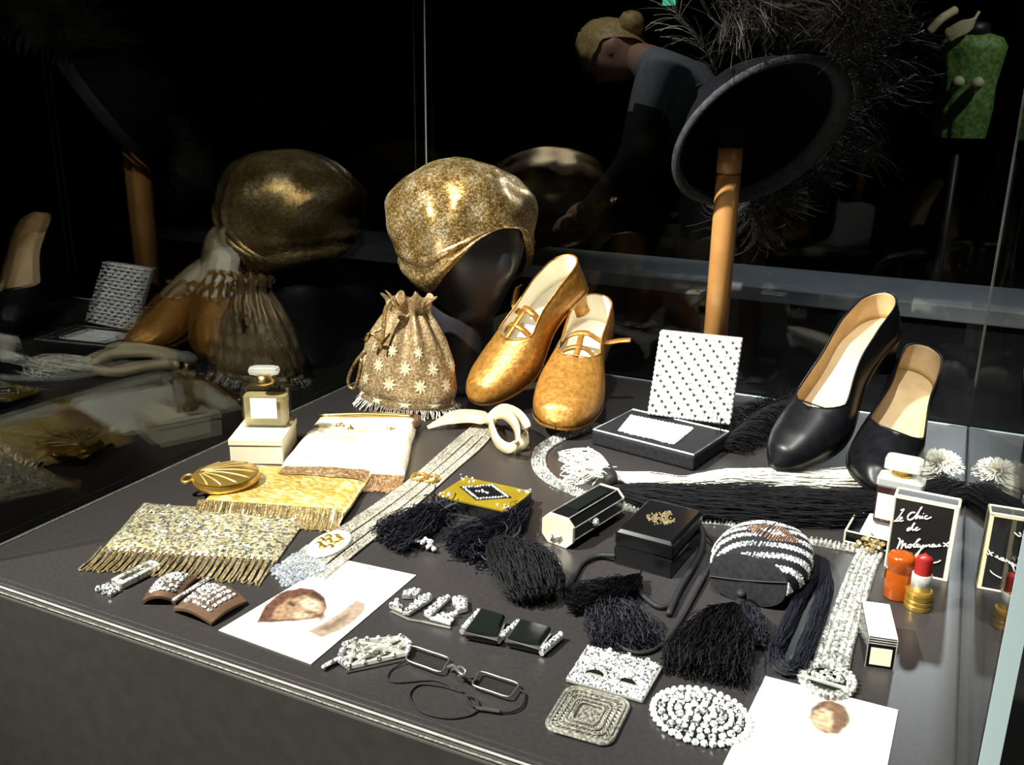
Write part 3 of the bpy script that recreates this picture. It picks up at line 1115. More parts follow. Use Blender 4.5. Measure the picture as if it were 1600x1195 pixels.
obj('glass_body', loft(B(), [rr(.050, .022, .004, 0), rr(.054, .025, .005, .002), rr(.055, .026, .005, .044), rr(.052, .024, .006, .049), rr(.034, .02, .008, .051), rr(.02, .016, .007, .052)], BM2), 'amberglass', pf, smooth=True)
obj('liquid', loft(B(), [rr(.048, .020, .003, .003), rr(.050, .021, .004, .005), rr(.050, .021, .004, .038)], BM2), 'perfume', pf)
obj('neck', B().lathe([(.009, .051), (.011, .053), (.011, .056), (.009, .058), (.009, .062)], 20, BM2), 'brass', pf, smooth=True)
obj('stopper', loft(B(), [rr(.018, .010, .003, .062), rr(.034, .016, .005, .0645), rr(.036, .017, .005, .068), rr(.034, .016, .005, .0715), rr(.024, .010, .003, .073)], BM2), 'clearglass', pf)
obj('label', B().box((0, -0.0133, 0.025), (0.031, 0.0006, 0.025), BM2), 'white', pf)

# ---- white-gold purse
c = [g(498, 655, .008), g(652, 657, .008), g(632, 745, .004), g(437, 735, .004)]
wp = thing('beaded_purse', 'dazzling white gold beaded purse with a gilt frame beside the cream carton', 'handbag', ((c[0] + c[2]) / 2).to_2d().to_3d())
q = B()
pillow(q, c, 0.016, 36, 26, 0.002, seed=1.5)
obj('body', q, 'whitebeads', wp, smooth=True)
q = B()
e0, e1 = Vector((c[0].x, c[0].y, .012)), Vector((c[1].x, c[1].y, .012))
q.tube([e0.lerp(e1, t / 10) + Vector((0, 0, .003 * math.sin(PI * t / 10))) for t in range(11)], 0.0042, 8)
obj('frame', q, 'brass', wp, smooth=True)
q = B()
q.tube([e1 + Vector((0, 0, 0)), e1 + Vector((.008, -.012, -.002)), e1 + Vector((.007, -.032, -.004))], 0.0055, 8)
obj('side_clasp', q, 'copper', wp, smooth=True)
q = B()
fringe(q, (c[3].x, c[3].y, .004), (c[2].x, c[2].y, .004), Vector((.010, -.034, 0)), Vector((.014, -.032, 0)), 56, .0011)
obj('fringe', q, 'brownbeads', wp, kind='stuff')
q = B()
for (px, py, s) in ((532, 662, 1), (545, 668, 1), (612, 668, 1)):
    p = g(px, py, .018)
    for k in range(5):
        q.gem(p + Vector((random.gauss(0, .004), random.gauss(0, .003), -.0006)), .0022, .0016)
obj('gold_motif', q, 'gold', wp, kind='stuff')

# ---- gold purse
c = [g(385, 728, .008), g(582, 739, .008), g(537, 806, .008), g(312, 790, .008)]
gp = thing('beaded_purse', 'yellow gold beaded purse with a copper band, lying under the shell compact', 'handbag', ((c[0] + c[2]) / 2).to_2d().to_3d())
q = B()
gpt = pillow(q, c, 0.009, 40, 24, 0.002, z0=0.004, seed=4.2, drape=lambda u, v: 0.004 * max(0, v - .5))
obj('body', q, 'goldbeads', gp, smooth=True)
q = B()
q.grid(lambda u, v: gpt(0.34 + 0.655 * u, 0.005 + 0.28 * v, True) + Vector((0, 0, .0012 + .001 * math.sin(PI * v))), 30, 8)
obj('copper_band', q, 'brownbeads', gp, smooth=True)
q = B()
fringe(q, (c[3].x, c[3].y, .013), (c[2].x, c[2].y, .013), Vector((.003, -.017, 0)), Vector((.006, -.019, 0)), 58, .0011, zt=.014)
obj('fringe', q, 'fringe', gp, kind='stuff')

# ---- shell compact
cc = g(354, 752, .016)
cp = thing('shell_compact', 'round gold compact with fan ribs lying on the gold beaded purse', 'compact', (cc.x, cc.y, .0135))
hinge = (g(303, 753, .02) - g(354, 752, .02)).normalized()
ha = math.atan2(hinge.y, hinge.x)
RC = 0.034


def shell(u, v):
    a = 2 * PI * u
    p = Vector((math.cos(a), math.sin(a), 0)) * RC * v
    hp = Vector((math.cos(ha), math.sin(ha), 0)) * RC * 0.80
    d = p - hp
    th = math.atan2(d.y, d.x) - (ha + PI)
    th = (th + PI) % (2 * PI) - PI
    rib = 0.0003 * abs(math.sin(th * 6.5)) * min(1, d.length / (.5 * RC)) * (1 if v < .97 else 0)
    return cc + p + Vector((0, 0, -.0025 + .012 + .0045 * (1 - v * v) + rib))


q = B()
q.grid(lambda u, v: shell(u, 0.01 + v * .99), 200, 44, wrap=True)
obj('ribbed_lid', q, 'gold', cp, smooth=True)
for k in range(9):
    th0 = ha + PI + math.radians(-62 + 15.5 * k)
    hp_ = Vector((math.cos(ha), math.sin(ha), 0)) * RC * .84
    d_ = Vector((math.cos(th0), math.sin(th0), 0))
    bq_ = hp_.dot(d_)
    Lr = -bq_ + math.sqrt(bq_ * bq_ - hp_.length_squared + (RC * .96) ** 2)
    pts = []
    for m in range(9):
        p = hp_ + d_ * (Lr * (.12 + .88 * m / 8))
        v_r = p.length / RC
        pts.append(cc + p + Vector((0, 0, .0096 + .0045 * (1 - v_r * v_r))))
    obj('fan_rib', B().tube(pts, [.0004 + .0006 * m / 8 for m in range(9)], 6), 'goldpale', cp, smooth=True)
obj('case', B().lathe([(RC * .8, 0), (RC * .97, .002), (RC, .005), (RC * 1.01, .006), (RC, .0068), (RC * .99, .0105), (RC * .97, .012), (0, .012)], 56, Matrix.Translation((cc.x, cc.y, cc.z - .0025))), 'gold', cp, smooth=True)
kp = cc + hinge * (RC + .006) + Vector((0, 0, .004))
ring = [kp + Vector((.006 * math.cos(t * PI / 6), .006 * math.sin(t * PI / 6), .002 * math.sin(t * PI / 6))) for t in range(12)]
obj('clasp_ring', B().tube(ring, .0021, 6, closed=True), 'gold', cp, smooth=True)

# ---- sequin purse
c = [g(224, 784, .004), g(478, 805, .006), g(432, 874, .004), g(158, 857, .004)]
sp = thing('sequin_purse', 'flat purse of silver and gold sequins with a looped bead fringe at the left', 'handbag', ((c[0] + c[2]) / 2).to_2d().to_3d())
q = B()
pillow(q, c, 0.0055, 48, 30, 0.002, seed=8.8)
obj('body', q, 'sequins', sp, smooth=True)
q = B()
fringe(q, (c[3].x, c[3].y, .004), (c[2].x, c[2].y, .004), g(124, 884) - g(158, 858), g(410, 908) - g(432, 876), 27, .0010, zt=.005)
obj('looped_fringe', q, 'fringe', sp, kind='stuff')
q = B()
for k in range(130):
    u, v = random.random() * .9 + .05, random.random() * .9 + .05
    p = c[0].lerp(c[1], u).lerp(c[3].lerp(c[2], u), v)
    q.gem((p.x, p.y, .0056), .0022, .0012, 6, (random.gauss(0, .25), random.gauss(0, .25), 1))
obj('large_sequins', q, 'gem', sp, kind='stuff')

# ---- sash with ribbon bow
le = spline([g(*p, .002) for p in ((742, 662), (700, 697), (645, 745), (600, 778), (545, 815), (485, 852), (440, 886))], 20)
re = spline([g(*p, .002) for p in ((778, 668), (752, 698), (715, 730), (665, 775), (610, 820), (560, 860), (505, 905))], 20)
sa = thing('beaded_belt', 'long pewter bead sash belt tied with a cream satin ribbon bow', 'belt', le[60].lerp(re[60], .5).to_2d().to_3d())
q = B()
NR = 150
for i in range(NR):
    x = i / NR * (len(le) - 1)
    k = int(x)
    a = le[k].lerp(le[min(k + 1, len(le) - 1)], x - k)
    b = re[k].lerp(re[min(k + 1, len(re) - 1)], x - k)
    nc = 12
    for j in range(nc):
        if j in (4, 8) and i % 1 == 0 and i > 12:
            continue
        t = (j + .5 + .12 * (i % 2)) / nc
        p = a.lerp(b, t)
        w_ = (b - a).length / nc
        q.gem((p.x, p.y, .0004), w_ * .44, .0022, 5, sx=1)
obj('beadwork', q, 'sashbeads', sa, kind='stuff')
q = B()
for t in (0.0, .355, .69, 1.0):
    q.tube([Vector((p.x, p.y, .0016)) for p in (a.lerp(b, t) for a, b in zip(le[::4], re[::4]))], .0011, 5)
obj('edge_cord', q, 'sashbeads', sa, smooth=True, kind='stuff')
md = g(515, 850, .003)
sd = (g(560, 815) - g(470, 885)).normalized()
MM = frame((md.x, md.y, .0025), sd)
obj('medallion', B().lathe([(.024, 0), (.025, .001), (.022, .003), (0, .0035)], 36, MM, sx=1.15, sy=.72), 'white', sa, smooth=True)
q = B()
for k in range(8):
    a = 2 * PI * k / 8
    q.gem(MM @ Vector((.012 * math.cos(a), .009 * math.sin(a), .0032)), .0042, .002, 6)
q.gem(MM @ Vector((0, 0, .0035)), .005, .0025, 8)
obj('medallion_flower', q, 'gold', sa, kind='stuff')
for (px, py) in ((655, 746), (674, 749)):
    p = g(px, py, .003)
    obj('flower_ring', B().tube([p + Vector((.0085 * math.cos(t * PI / 8), .0085 * math.sin(t * PI / 8), .001)) for t in range(16)], .002, 5, closed=True), 'gold', sa, smooth=True)
q = B()
for j in range(14):
    t = j / 13
    a = g(482, 856).lerp(g(512, 892), t)
    e = g(424, 893).lerp(g(446, 918), t)
    for k in range(14):
        s = k / 13
        p = a.lerp(e, s * (1 - .12 * (j % 3) * .5))
        q.gem((p.x + random.gauss(0, .0007), p.y + random.gauss(0, .0007), .0003), .0024, .0026, 5)
obj('tail_beads', q, 'bluebeads', sa, kind='stuff')
kn = g(766, 655, .014)
q = B()
q.ribbon(spline([kn, g(735, 650, .016), g(705, 653, .014), g(668, 668, .004)], 8), [.012, .014, .018] + [.022] * 14 + [.020, .018, .016, .014, .012, .01, .008, .006], .0007, (0.25, .9, .45))
obj('bow_loop', q, 'ribbon', sa, smooth=True)
q = B()
q.ribbon(spline([kn, g(785, 640, .028), g(810, 648, .04), g(822, 668, .03), g(818, 688, .014), g(798, 703, .004)], 8), .015, .0007, (-.25, .35, .9))
obj('bow_tail', q, 'ribbon', sa, smooth=True)
q = B()
q.ribbon(spline([kn, g(768, 668, .016), g(778, 690, .012), g(795, 700, .012), g(808, 690, .024), g(806, 665, .034), g(790, 648, .03), kn + Vector((.004, .004, .006))], 8), .013, .0007, (.3, .2, .9))
obj('bow_loop', q, 'ribbon', sa, smooth=True)
q = B()
q.lathe([(.001, -.011), (.006, -.009), (.008, 0), (.006, .009), (.001, .011)], 14, frame(kn, (0.2, 1, 0), z=(1, -.2, 0.1)))
obj('knot', q, 'ribbon', sa, smooth=True)

# ---- small white slide buckle
p0, p1 = g(180, 920), g(247, 886)
sbk = thing('slide_buckle', 'small pale oblong slide buckle with paste tip beside the sequin purse fringe', 'buckle', (p0 + p1) / 2)
SM = frame((p0 + p1) / 2, p1 - p0)
Ls = (p1 - p0).length
q = B()
ol = rrect(Ls * .95, .016, .003, 3)
il = rrect(Ls * .70, .0055, .001, 3)
n = len(ol)
for (z0, z1) in ((0.001, .0065),):
    vs = [(x, y, z0) for x, y in ol] + [(x, y, z1) for x, y in ol] + [(x, y, z1) for x, y in il] + [(x, y, z0) for x, y in il]
    fs = []
    for k in range(4):
        k2 = (k + 1) % 4
        for i in range(n):
            j = (i + 1) % n
            fs.append((k * n + i, k * n + j, k2 * n + j, k2 * n + i))
    q.add(vs, fs, SM)
obj('frame', q, 'paste', sbk, bevel=.0008)
for k in range(9):
    q = B()
    q.gem(SM @ Vector((-Ls * .5 - .002 - .004 * (k // 3), -.007 + .007 * (k % 3) + random.gauss(0, .0006), .001)), .0028, .004, 6)
    obj('paste_stone', q, 'gem', sbk)

# ---- two-part copper clasp
def curved_plate(b, c4, T, arch, nu=14, nv=10, z0=.001):
    tl, tr, br, bl = [Vector((p.x, p.y, 0)) for p in c4]

    def pt(u, v, top):
        p = tl.lerp(tr, u).lerp(bl.lerp(br, u), v)
        bow = 1 + .10 * math.sin(PI * u)
        cen = tl.lerp(tr, u).lerp(bl.lerp(br, u), .5)
        p = cen + (p - cen) * bow
        return p + Vector((0, 0, z0 + arch * math.sin(PI * u) + .5 * arch * math.sin(PI * v) + (T if top else 0)))
    b.grid(lambda u, v: pt(u, v, True), nu, nv)
    b.grid(lambda u, v: pt(1 - u, v, False), nu, nv)
    b.grid(lambda s, t: pt(1 - s, 0, t > .5), nu, 1)
    b.grid(lambda s, t: pt(s, 1, t > .5), nu, 1)
    b.grid(lambda s, t: pt(0, s, t > .5), nv, 1)
    b.grid(lambda s, t: pt(1, 1 - s, t > .5), nv, 1)
    return pt


cl = thing('copper_clasp', 'two part brown copper clasp set with rows of rhinestones beside the portrait card', 'buckle', g(305, 935))
for (c4, r0) in (([g(245, 905, .006), g(308, 897, .006), g(276, 938, .004), g(222, 938, .004)], 0), ([g(318, 908, .006), g(386, 938, .004), g(330, 974, .003), g(270, 948, .005)], 1)):
    q = B()
    pt = curved_plate(q, c4, .0025, .006)
    pl = obj('plate', q, 'copper', cl, smooth=False)
    q2 = B()
    for i in range(6):
        for j in range(6):
            u, v = .2 + .12 * i, .14 + .13 * j
            if random.random() < .08:
                continue
            q2.gem(pt(u, v, True) - Vector((0, 0, .0003)), .0022 + .0006 * random.random(), .0018, 6)
    obj('rhinestones', q2, 'gem', pl, kind='stuff')
q = B()
for k in range(14):
    q.gem(g(272, 938, .009).lerp(g(325, 905, .010), k / 13), .0019, .002, 6)
obj('stone_bar', q, 'gem', cl, kind='stuff')
q = B()
q.tube([g(271, 940, .0065), g(326, 904, .0075)], .0028, 6)
obj('hinge_bar', q, 'copper', cl)


# ---- portrait cards
def inside(p, poly):
    r = False
    j = len(poly) - 1
    for i in range(len(poly)):
        a, b = poly[i], poly[j]
        if (a[1] > p[1]) != (b[1] > p[1]) and p[0] < (b[0] - a[0]) * (p[1] - a[1]) / (b[1] - a[1]) + a[0]:
            r = not r
        j = i
    return r


JIT = [(0, 0), (.0016, 0), (-.0016, 0), (0, .0016), (0, -.0016), (.0008, .0008), (-.0008, -.0008)]


def card(name, label, c4, shapes, nu, nv, paper=(0.86, 0.84, 0.77)):
    tl, tr, br, bl = [Vector((p.x, p.y, 0)) for p in c4]
    T = thing(name, label, 'postcard', ((tl + br) / 2))
    q = B()
    q.prism([tl.to_2d(), bl.to_2d(), br.to_2d(), tr.to_2d()], .0004, .0011)
    obj('card', q, 'white', T)
    q = B()

    def pt(u, v):
        p = tl.lerp(tr, u).lerp(bl.lerp(br, u), v)
        return Vector((p.x, p.y, .00125))
    q.grid(lambda u, v: pt(.004 + .992 * u, .004 + .992 * v), nu, nv)
    o = obj('printed_portrait', q, 'print', T)
    me = o.data
    lay = me.color_attributes.new('print', 'FLOAT_COLOR', 'POINT')
    base = root_base(o)
    polys = []
    for col, pts, soft in shapes:
        polys.append((col, [tuple(g(*s).to_2d()) for s in pts], soft))
    for i, v in enumerate(me.vertices):
        p = v.co + base
        col = Vector(paper)
        for cc_, poly, soft in polys:
            n1 = mnoise.noise(Vector((p.x * 120, p.y * 120, 3))) * .0012
            hit = sum(inside((p.x + n1 + ox_, p.y - n1 + oy_), poly) for ox_, oy_ in JIT)
            if hit:
                n2 = mnoise.noise(Vector((p.x * 260, p.y * 260, 11)))
                k = min(1.0, soft + .12) * hit / len(JIT)
                col = col.lerp(Vector(cc_) * (1 + .7 * n2), k)
        lay.data[i].color = (*col, 1)
    return T


BR, TN, DK, LT = (0.075, 0.030, 0.018), (0.16, 0.088, 0.05), (0.03, 0.013, 0.009), (0.40, 0.31, 0.23)
card('portrait_card', 'portrait postcard of a woman in a brown cloche, beside the copper clasp', [g(528, 874), g(650, 900), g(486, 1039), g(342, 986)], [
    (BR, [(399, 976), (413, 948), (438, 927), (468, 920), (492, 922), (508, 934), (513, 951), (502, 967), (470, 972)], .9),
    ((.24, .145, .09), [(424, 969), (432, 950), (450, 938), (478, 932), (502, 940), (509, 953), (496, 966), (468, 970)], .85),
    (LT, [(466, 941), (484, 936), (499, 944), (500, 955), (486, 957), (474, 951)], .85), (LT, [(462, 958), (478, 956), (486, 963), (472, 968), (458, 967)], .6),
    (DK, [(448, 944), (456, 941), (464, 947), (456, 950)], .8),
    (DK, [(484, 926), (500, 930), (507, 940), (497, 938)], .8),
    (DK, [(474, 958), (486, 955), (492, 959), (482, 962)], .6),
    (BR, [(488, 962), (505, 958), (512, 965), (500, 973)], .7),
    (TN, [(478, 988), (500, 978), (530, 960), (556, 939), (570, 943), (573, 953), (556, 972), (528, 990), (498, 998)], .75),
    (BR, [(497, 985), (520, 975), (548, 956), (540, 972), (515, 988)], .5),
    (DK, [(569, 884), (585, 890), (592, 894), (583, 893), (570, 888)], .8)], 84, 140)
card('portrait_card', 'portrait postcard of a short haired woman below the looped end of the rhinestone strap', [g(1196, 1058), g(1403, 1111), g(1368, 1290), g(1085, 1290)], [
    ((.50, .38, .20), [(1213, 1195), (1222, 1178), (1238, 1164), (1244, 1170), (1228, 1186), (1222, 1210)], .6),
    ((.50, .38, .20), [(1150, 1195), (1175, 1186), (1196, 1196), (1180, 1220), (1140, 1230)], .5),
    (TN, [(1264, 1125), (1268, 1108), (1280, 1098), (1300, 1096), (1318, 1104), (1326, 1120), (1324, 1136), (1308, 1148), (1290, 1150), (1272, 1140)], .95),
    ((.11, .055, .022), [(1300, 1098), (1322, 1106), (1328, 1124), (1322, 1142), (1304, 1150), (1298, 1130)], .7),
    ((.46, .31, .19), [(1266, 1124), (1272, 1112), (1286, 1108), (1300, 1114), (1302, 1130), (1294, 1146), (1276, 1140)], .9),
    (DK, [(1277, 1113), (1288, 1112), (1288, 1117), (1278, 1117)], .6),
    (BR, [(1278, 1132), (1288, 1134), (1287, 1138), (1279, 1136)], .5),
    (BR, [(1262, 1130), (1265, 1112), (1278, 1099), (1298, 1095), (1285, 1105), (1271, 1114)], .7)], 84, 140)

# ================================================================== middle and front
# ---- mustard box with navy tassels
ZT = .016
c = [g(683, 773, ZT), g(727, 745, ZT), g(831, 767, ZT), g(795, 798, ZT)]
yb = thing('mustard_box', 'mustard yellow lacquer box with a rhinestone diamond and navy silk tassels', 'box', sum(c, Vector()) / 4 - Vector((0, 0, ZT)))
q = B()
q.prism([p.to_2d() for p in (c[0], c[3], c[2], c[1])], .0005, ZT - .003)
obj('body', q, 'black', yb, bevel=.0008)
q = B()
cen = sum(c, Vector()) / 4
q.prism([(cen + (p - cen) * 1.015).to_2d() for p in (c[0], c[3], c[2], c[1])], ZT - .0029, ZT)
obj('lid', q, 'olive', yb, bevel=.0006)
dm = [g(718, 761, ZT), g(771, 757, ZT), g(800, 778, ZT), g(744, 782, ZT)]
q = B()
q.prism([p.to_2d() for p in (dm[0], dm[3], dm[2], dm[1])], ZT, ZT + .0006)
obj('diamond_inlay', q, 'black', yb)
q = B()
dc = sum(dm, Vector()) / 4
for i in range(4):
    a, b = dc + (dm[i] - dc) * .84, dc + (dm[(i + 1) % 4] - dc) * .84
    for k in range(10):
        q.gem(a.lerp(b, k / 10) + Vector((0, 0, .0005)), .0014, .0014, 6)
for k in range(8):
    q.gem(dc + Vector((random.gauss(0, .004), random.gauss(0, .003), .0005)), .0014, .0014, 6)
for i in range(4):
    for k in range(9):
        p = cen.lerp(c[i], random.uniform(.72, .93)) + Vector((random.gauss(0, .004), random.gauss(0, .0025), 0))
        q.gem(p + Vector((0, 0, .0001)), .0013, .0014, 6)
obj('rhinestones', q, 'gem', yb, kind='stuff')
q = B()
bundle(q, [g(690, 792, .006), g(680, 800, .012), g(655, 812, .014), g(625, 832, .010), g(600, 850, .004)], [.004, .009, .018, .026, .026], 360, .00038, 0.0130, flat=.5)
curly(q, g(680, 815, 0), .018, .02, .022, 90, .0008, .022)
obj('tassel', q, 'navy', yb, kind='stuff')
q = B()
bundle(q, [g(826, 782, .010), g(812, 798, .012), g(796, 815, .016), g(765, 832, .014), g(730, 845, .01), g(700, 860, .004)], [.006, .008, .011, .02, .022, .02], 342, .00038, 0.0117, flat=.6)
curly(q, g(775, 870, 0), .038, .026, .018, 240, .0007, .022)
obj('tassel', q, 'navy', yb, kind='stuff')
q = B()
bundle(q, [g(780, 850, .014), g(800, 868, .016), g(820, 885, .017), g(838, 915, .012), g(845, 935, .004)], [.014, .024, .030, .028, .02], 594, .00038, 0.0065, flat=.65)
obj('tassel', q, 'blackthread', yb, kind='stuff')
q = B()
for k in range(9):
    q.gem(g(668, 858, .002) + Vector((random.gauss(0, .004), random.gauss(0, .003), random.uniform(0, .008))), .0028, .003, 6, (random.gauss(0, .4), random.gauss(0, .4), 1))
obj('paste_stone', q, 'gem', yb, kind='stuff')

# ---- octagonal vanity case
fl, fr = g(848, 843), g(895, 860)
ud = (fr - fl).normalized()
vd = Vector((-ud.y, ud.x, 0))
w_ = (fr - fl).length * 1.02
Lc = .092
vM = frame((fl + fr) / 2, ud)
vc = thing('vanity_case', 'small octagonal black vanity case with an ivory metal end and clasp', 'case', (fl + fr) / 2 + vd * Lc / 2)


def octo(w, h, ch, z0):
    return [(-w / 2 + ch, z0), (w / 2 - ch, z0), (w / 2, z0 + ch), (w / 2, z0 + h - ch), (w / 2 - ch, z0 + h), (-w / 2 + ch, z0 + h), (-w / 2, z0 + h - ch), (-w / 2, z0 + ch)]


def octprism(w, h, ch, z0, y0, y1):
    o8 = octo(w, h, ch, z0)
    q = B()
    loft(q, [[(x, y0, z) for x, z in o8], [(x, y1, z) for x, z in o8]], vM)
    return q


hv = .031
obj('body', octprism(w_ - .001, hv - .001, .0075, .0005, .002, Lc - .002), 'black', vc, bevel=.0006)
ep = obj('end_plate', octprism(w_, hv, .0075, .0003, -.0015, .0022), 'ivory', vc, bevel=.0005)
obj('end_plate', octprism(w_, hv, .0075, .0003, Lc - .003, Lc), 'ivory', vc, bevel=.0005)
for (x, z) in ((w_ / 2 - .0075, hv), (-w_ / 2 + .0075, hv), (w_ / 2, hv - .0075), (w_ / 2, .0105)):
    obj('edge_line', B().tube([vM @ Vector((x, .002, z - .0004)), vM @ Vector((x, Lc - .002, z - .0004))], .0005, 5), 'silver', vc)
obj('clasp', B().tube([vM @ Vector((-.004, -.003, .011)), vM @ Vector((0, -.005, .010)), vM @ Vector((.005, -.003, .012))], .0016, 6), 'steel', ep)
obj('clasp', B().tube([vM @ Vector((-.006, -.0025, .004)), vM @ Vector((-.004, -.004, .008)), vM @ Vector((-.001, -.0035, .010))], .0012, 6), 'steel', ep)
obj('side_stone', B().gem(vM @ Vector((w_ / 2, .036, .017)), .0045, .004, 8, vM.to_3x3() @ Vector((1, 0, .2))), 'gem', vc)
obj('top_panel', B().box((0, Lc * .55, hv + .0003), (w_ * .42, Lc * .62, .0014), vM), 'onyx', vc, bevel=.0005)

# ---- black lacquer box
ZB = .036
f0, f1 = g(958, 880), g(1048, 905)
ud = (f1 - f0).normalized()
vd = Vector((-ud.y, ud.x, 0))
W3 = (f1 - f0).length
bk = g(1090, 795, ZB)
D3 = (bk - f1).dot(vd)
lM = frame((f0 + f1) / 2 + vd * D3 / 2, ud)
lb = thing('lacquer_box', 'black lacquer box with a stepped lid, gilt filigree crest and black cords', 'box', lM.translation)
obj('base', B().box((0, 0, ZB * .25), (W3, D3, ZB * .48), lM), 'black', lb, bevel=.0012)
obj('middle_band', B().box((0, 0, ZB * .53), (W3 - .003, D3 - .003, ZB * .12), lM), 'black', lb, bevel=.0006)
lid = obj('lid', loft(B(), [[(x, y, ZB * .58) for x, y in rrect(W3, D3, .002, 2)], [(x, y, ZB * .9) for x, y in rrect(W3, D3, .002, 2)], [(x, y, ZB) for x, y in rrect(W3 - .006, D3 - .006, .002, 2)]], lM), 'black', lb, bevel=.0006)
q = B()
for i in range(-7, 8):
    for j in range(-7, 8):
        if abs(i) + abs(j) <= 8 and random.random() < 1.05 - (abs(i) + abs(j)) / 9 * (.6 + .4 * math.sin(3 * math.atan2(j, i))):
            q.gem(lM @ Vector((i * .0019, j * .0026 + .002, ZB - .0001)), .0009, .0009, 5)
obj('filigree_crest', q, 'fringe', lid, kind='stuff')
q = B()
q.tube(spline([g(1085, 815, .022), g(1098, 830, .018), g(1095, 860, .008), g(1080, 890, .005), g(1062, 920, .005), g(1045, 960, .003)], 8), .0030, 8)
obj('cord', q, 'cord', lb, smooth=True)
q = B()
q.tube(spline([g(1100, 830, .012), g(1115, 850, .006), g(1108, 885, .004), g(1088, 925, .003), g(1060, 975, .002), g(1030, 1010, .002), g(1000, 1020, .002), g(970, 1010, .002), g(955, 985, .002), g(970, 950, .002)], 8), .0018, 6)
obj('cord', q, 'cord', lb, smooth=True)
q = B()
q.tube(spline([g(962, 868, .008), g(935, 868, .004), g(910, 880, .003), g(895, 905, .003), g(882, 925, .003)], 8), .0026, 6)
q.tube(spline([g(1000, 892, .012), g(994, 905, .004), g(1000, 925, .004), g(1030, 948, .003), g(1058, 940, .003)], 8), .0024, 6)
obj('cord', q, 'cord', lb, smooth=True)
q = B()
bundle(q, [g(998, 900, .008), g(980, 912, .010), g(950, 925, .010), g(915, 935, .006), g(885, 940, .003)], [.004, .010, .016, .020, .018], 414, .00038, 0.0078, flat=.5)
obj('tassel', q, 'blackthread', lb, kind='stuff')
q = B()
bundle(q, [g(950, 935, .006), g(960, 955, .006), g(975, 985, .004), g(985, 1015, .002)], [.012, .024, .030, .030], 270, .00038, 0.0104, flat=.3)
obj('tassel', q, 'navy', lb, kind='stuff')

# ---- round beaded evening bag
fc = g(1168, 906, .020)
rb_ = thing('beaded_evening_bag', 'rounded black evening bag striped with silver beads and a flat black front', 'handbag', (fc.x + .01, fc.y + .045, 0))
WX, HZ, LY = .0335, .020, .105
dirb = (g(1243, 835) - g(1180, 925)).normalized()
rM = frame((fc.x, fc.y, 0), Vector((dirb.y, -dirb.x, 0)))     # local x across, y into the case


def bagbody(u, v):
    a = 2 * PI * u
    s = v
    k = 1.25 * math.sqrt(max(0, 1 - max(0, (s - .35) / .65) ** 2.2)) if s > .35 else 1 + .25 * math.sin(PI * s / .7)
    k = max(k, .001)
    x = WX * k * math.copysign(abs(math.cos(a)) ** .8, math.cos(a))
    z = HZ * k * math.copysign(abs(math.sin(a)) ** .8, math.sin(a))
    y = s * LY + z * .25 * max(0, 1 - 2 * s)
    return rM @ Vector((x, y, max(.0006, HZ + z)))


q = B()
q.grid(bagbody, 56, 36, wrap=True)
obj('body', q, 'blackfab', rb_, smooth=True)
q = B()
vs = [bagbody(i / 56, 0) for i in range(56)]
q.add(vs + [sum(vs, Vector()) / 56 + rM.to_3x3() @ Vector((0, -.003, .001))], [(i, (i + 1) % 56, 56) for i in range(56)])
obj('front_panel', q, 'blackfab', rb_, smooth=True)
q = B()
for j in range(44):
    v = .015 + j / 44 * .97
    for i in range(64):
        u = i / 128 + .002 - .02
        wob = (i * .5 + j * 1.0) % 8
        dia = abs((i - 32) / 12.0) + abs((j - 22) / 9.0)
        on = wob < 3.2 if dia > 1.0 else (dia < .38)
        if not on:
            continue
        p = bagbody(u, v)
        p2 = bagbody(u, min(.999, v + .01))
        p3 = bagbody(u + .01, v)
        nn = (p3 - p).cross(p2 - p)
        if nn.length < 1e-12:
            continue
        nn.normalize()
        if nn.z < -.2 and nn.y > 0:
            nn = -nn
        c0 = rM @ Vector((0, v * LY, HZ))
        if nn.dot(p - c0) < 0:
            nn = -nn
        q.gem(p, .00115, .0011, 5, nn)
obj('bead_stripes', q, 'gem', rb_, kind='stuff')
q = B()
for j in range(44):
    v = .015 + j / 44 * .97
    for i in range(64):
        dia = abs((i - 32) / 12.0) + abs((j - 22) / 9.0)
        if dia > 1.0 or dia < .38:
            continue
        p = bagbody(i / 128 - .018, v)
        c0 = rM @ Vector((0, v * LY, HZ))
        q.gem(p, .0011, .0009, 5, (p - c0))
obj('copper_beads', q, 'copper', rb_, kind='stuff')
obj('front_slit', B().tube([vs[30] .lerp(vs[2], t / 8) + rM.to_3x3() @ Vector((0, -.0025 * math.sin(PI * t / 8) - .0008, .001)) for t in range(9)], .0006, 4), 'cord', rb_)
q = B()
q.tube(spline([g(1157, 925, .016), g(1160, 935, .008), g(1152, 948, .008), g(1145, 960, .007)], 6), .004, 8)
obj('tassel_knot', q, 'cord', rb_, smooth=True)
q = B()
bundle(q, [g(1150, 945, .008), g(1135, 965, .012), g(1118, 995, .011), g(1105, 1030, .006), g(1098, 1065, .002)], [.006, .018, .028, .034, .034], 594, .00038, 0.0078, flat=.4)
obj('tassel', q, 'blackthread', rb_, kind='stuff')
q = B()
bundle(q, [g(1165, 945, .008), g(1172, 965, .010), g(1178, 990, .007), g(1180, 1012, .003)], [.006, .010, .012, .010], 126, .00038, 0.0065, flat=.6)
obj('tassel', q, 'navy', rb_, kind='stuff')
q = B()
bundle(q, [g(1276, 872, .006), g(1268, 900, .007), g(1250, 935, .006), g(1228, 985, .005), g(1212, 1018, .004)], [.005, .006, .0055, .0055, .006], 200, .0004, .003, flat=.8, ends=.04)
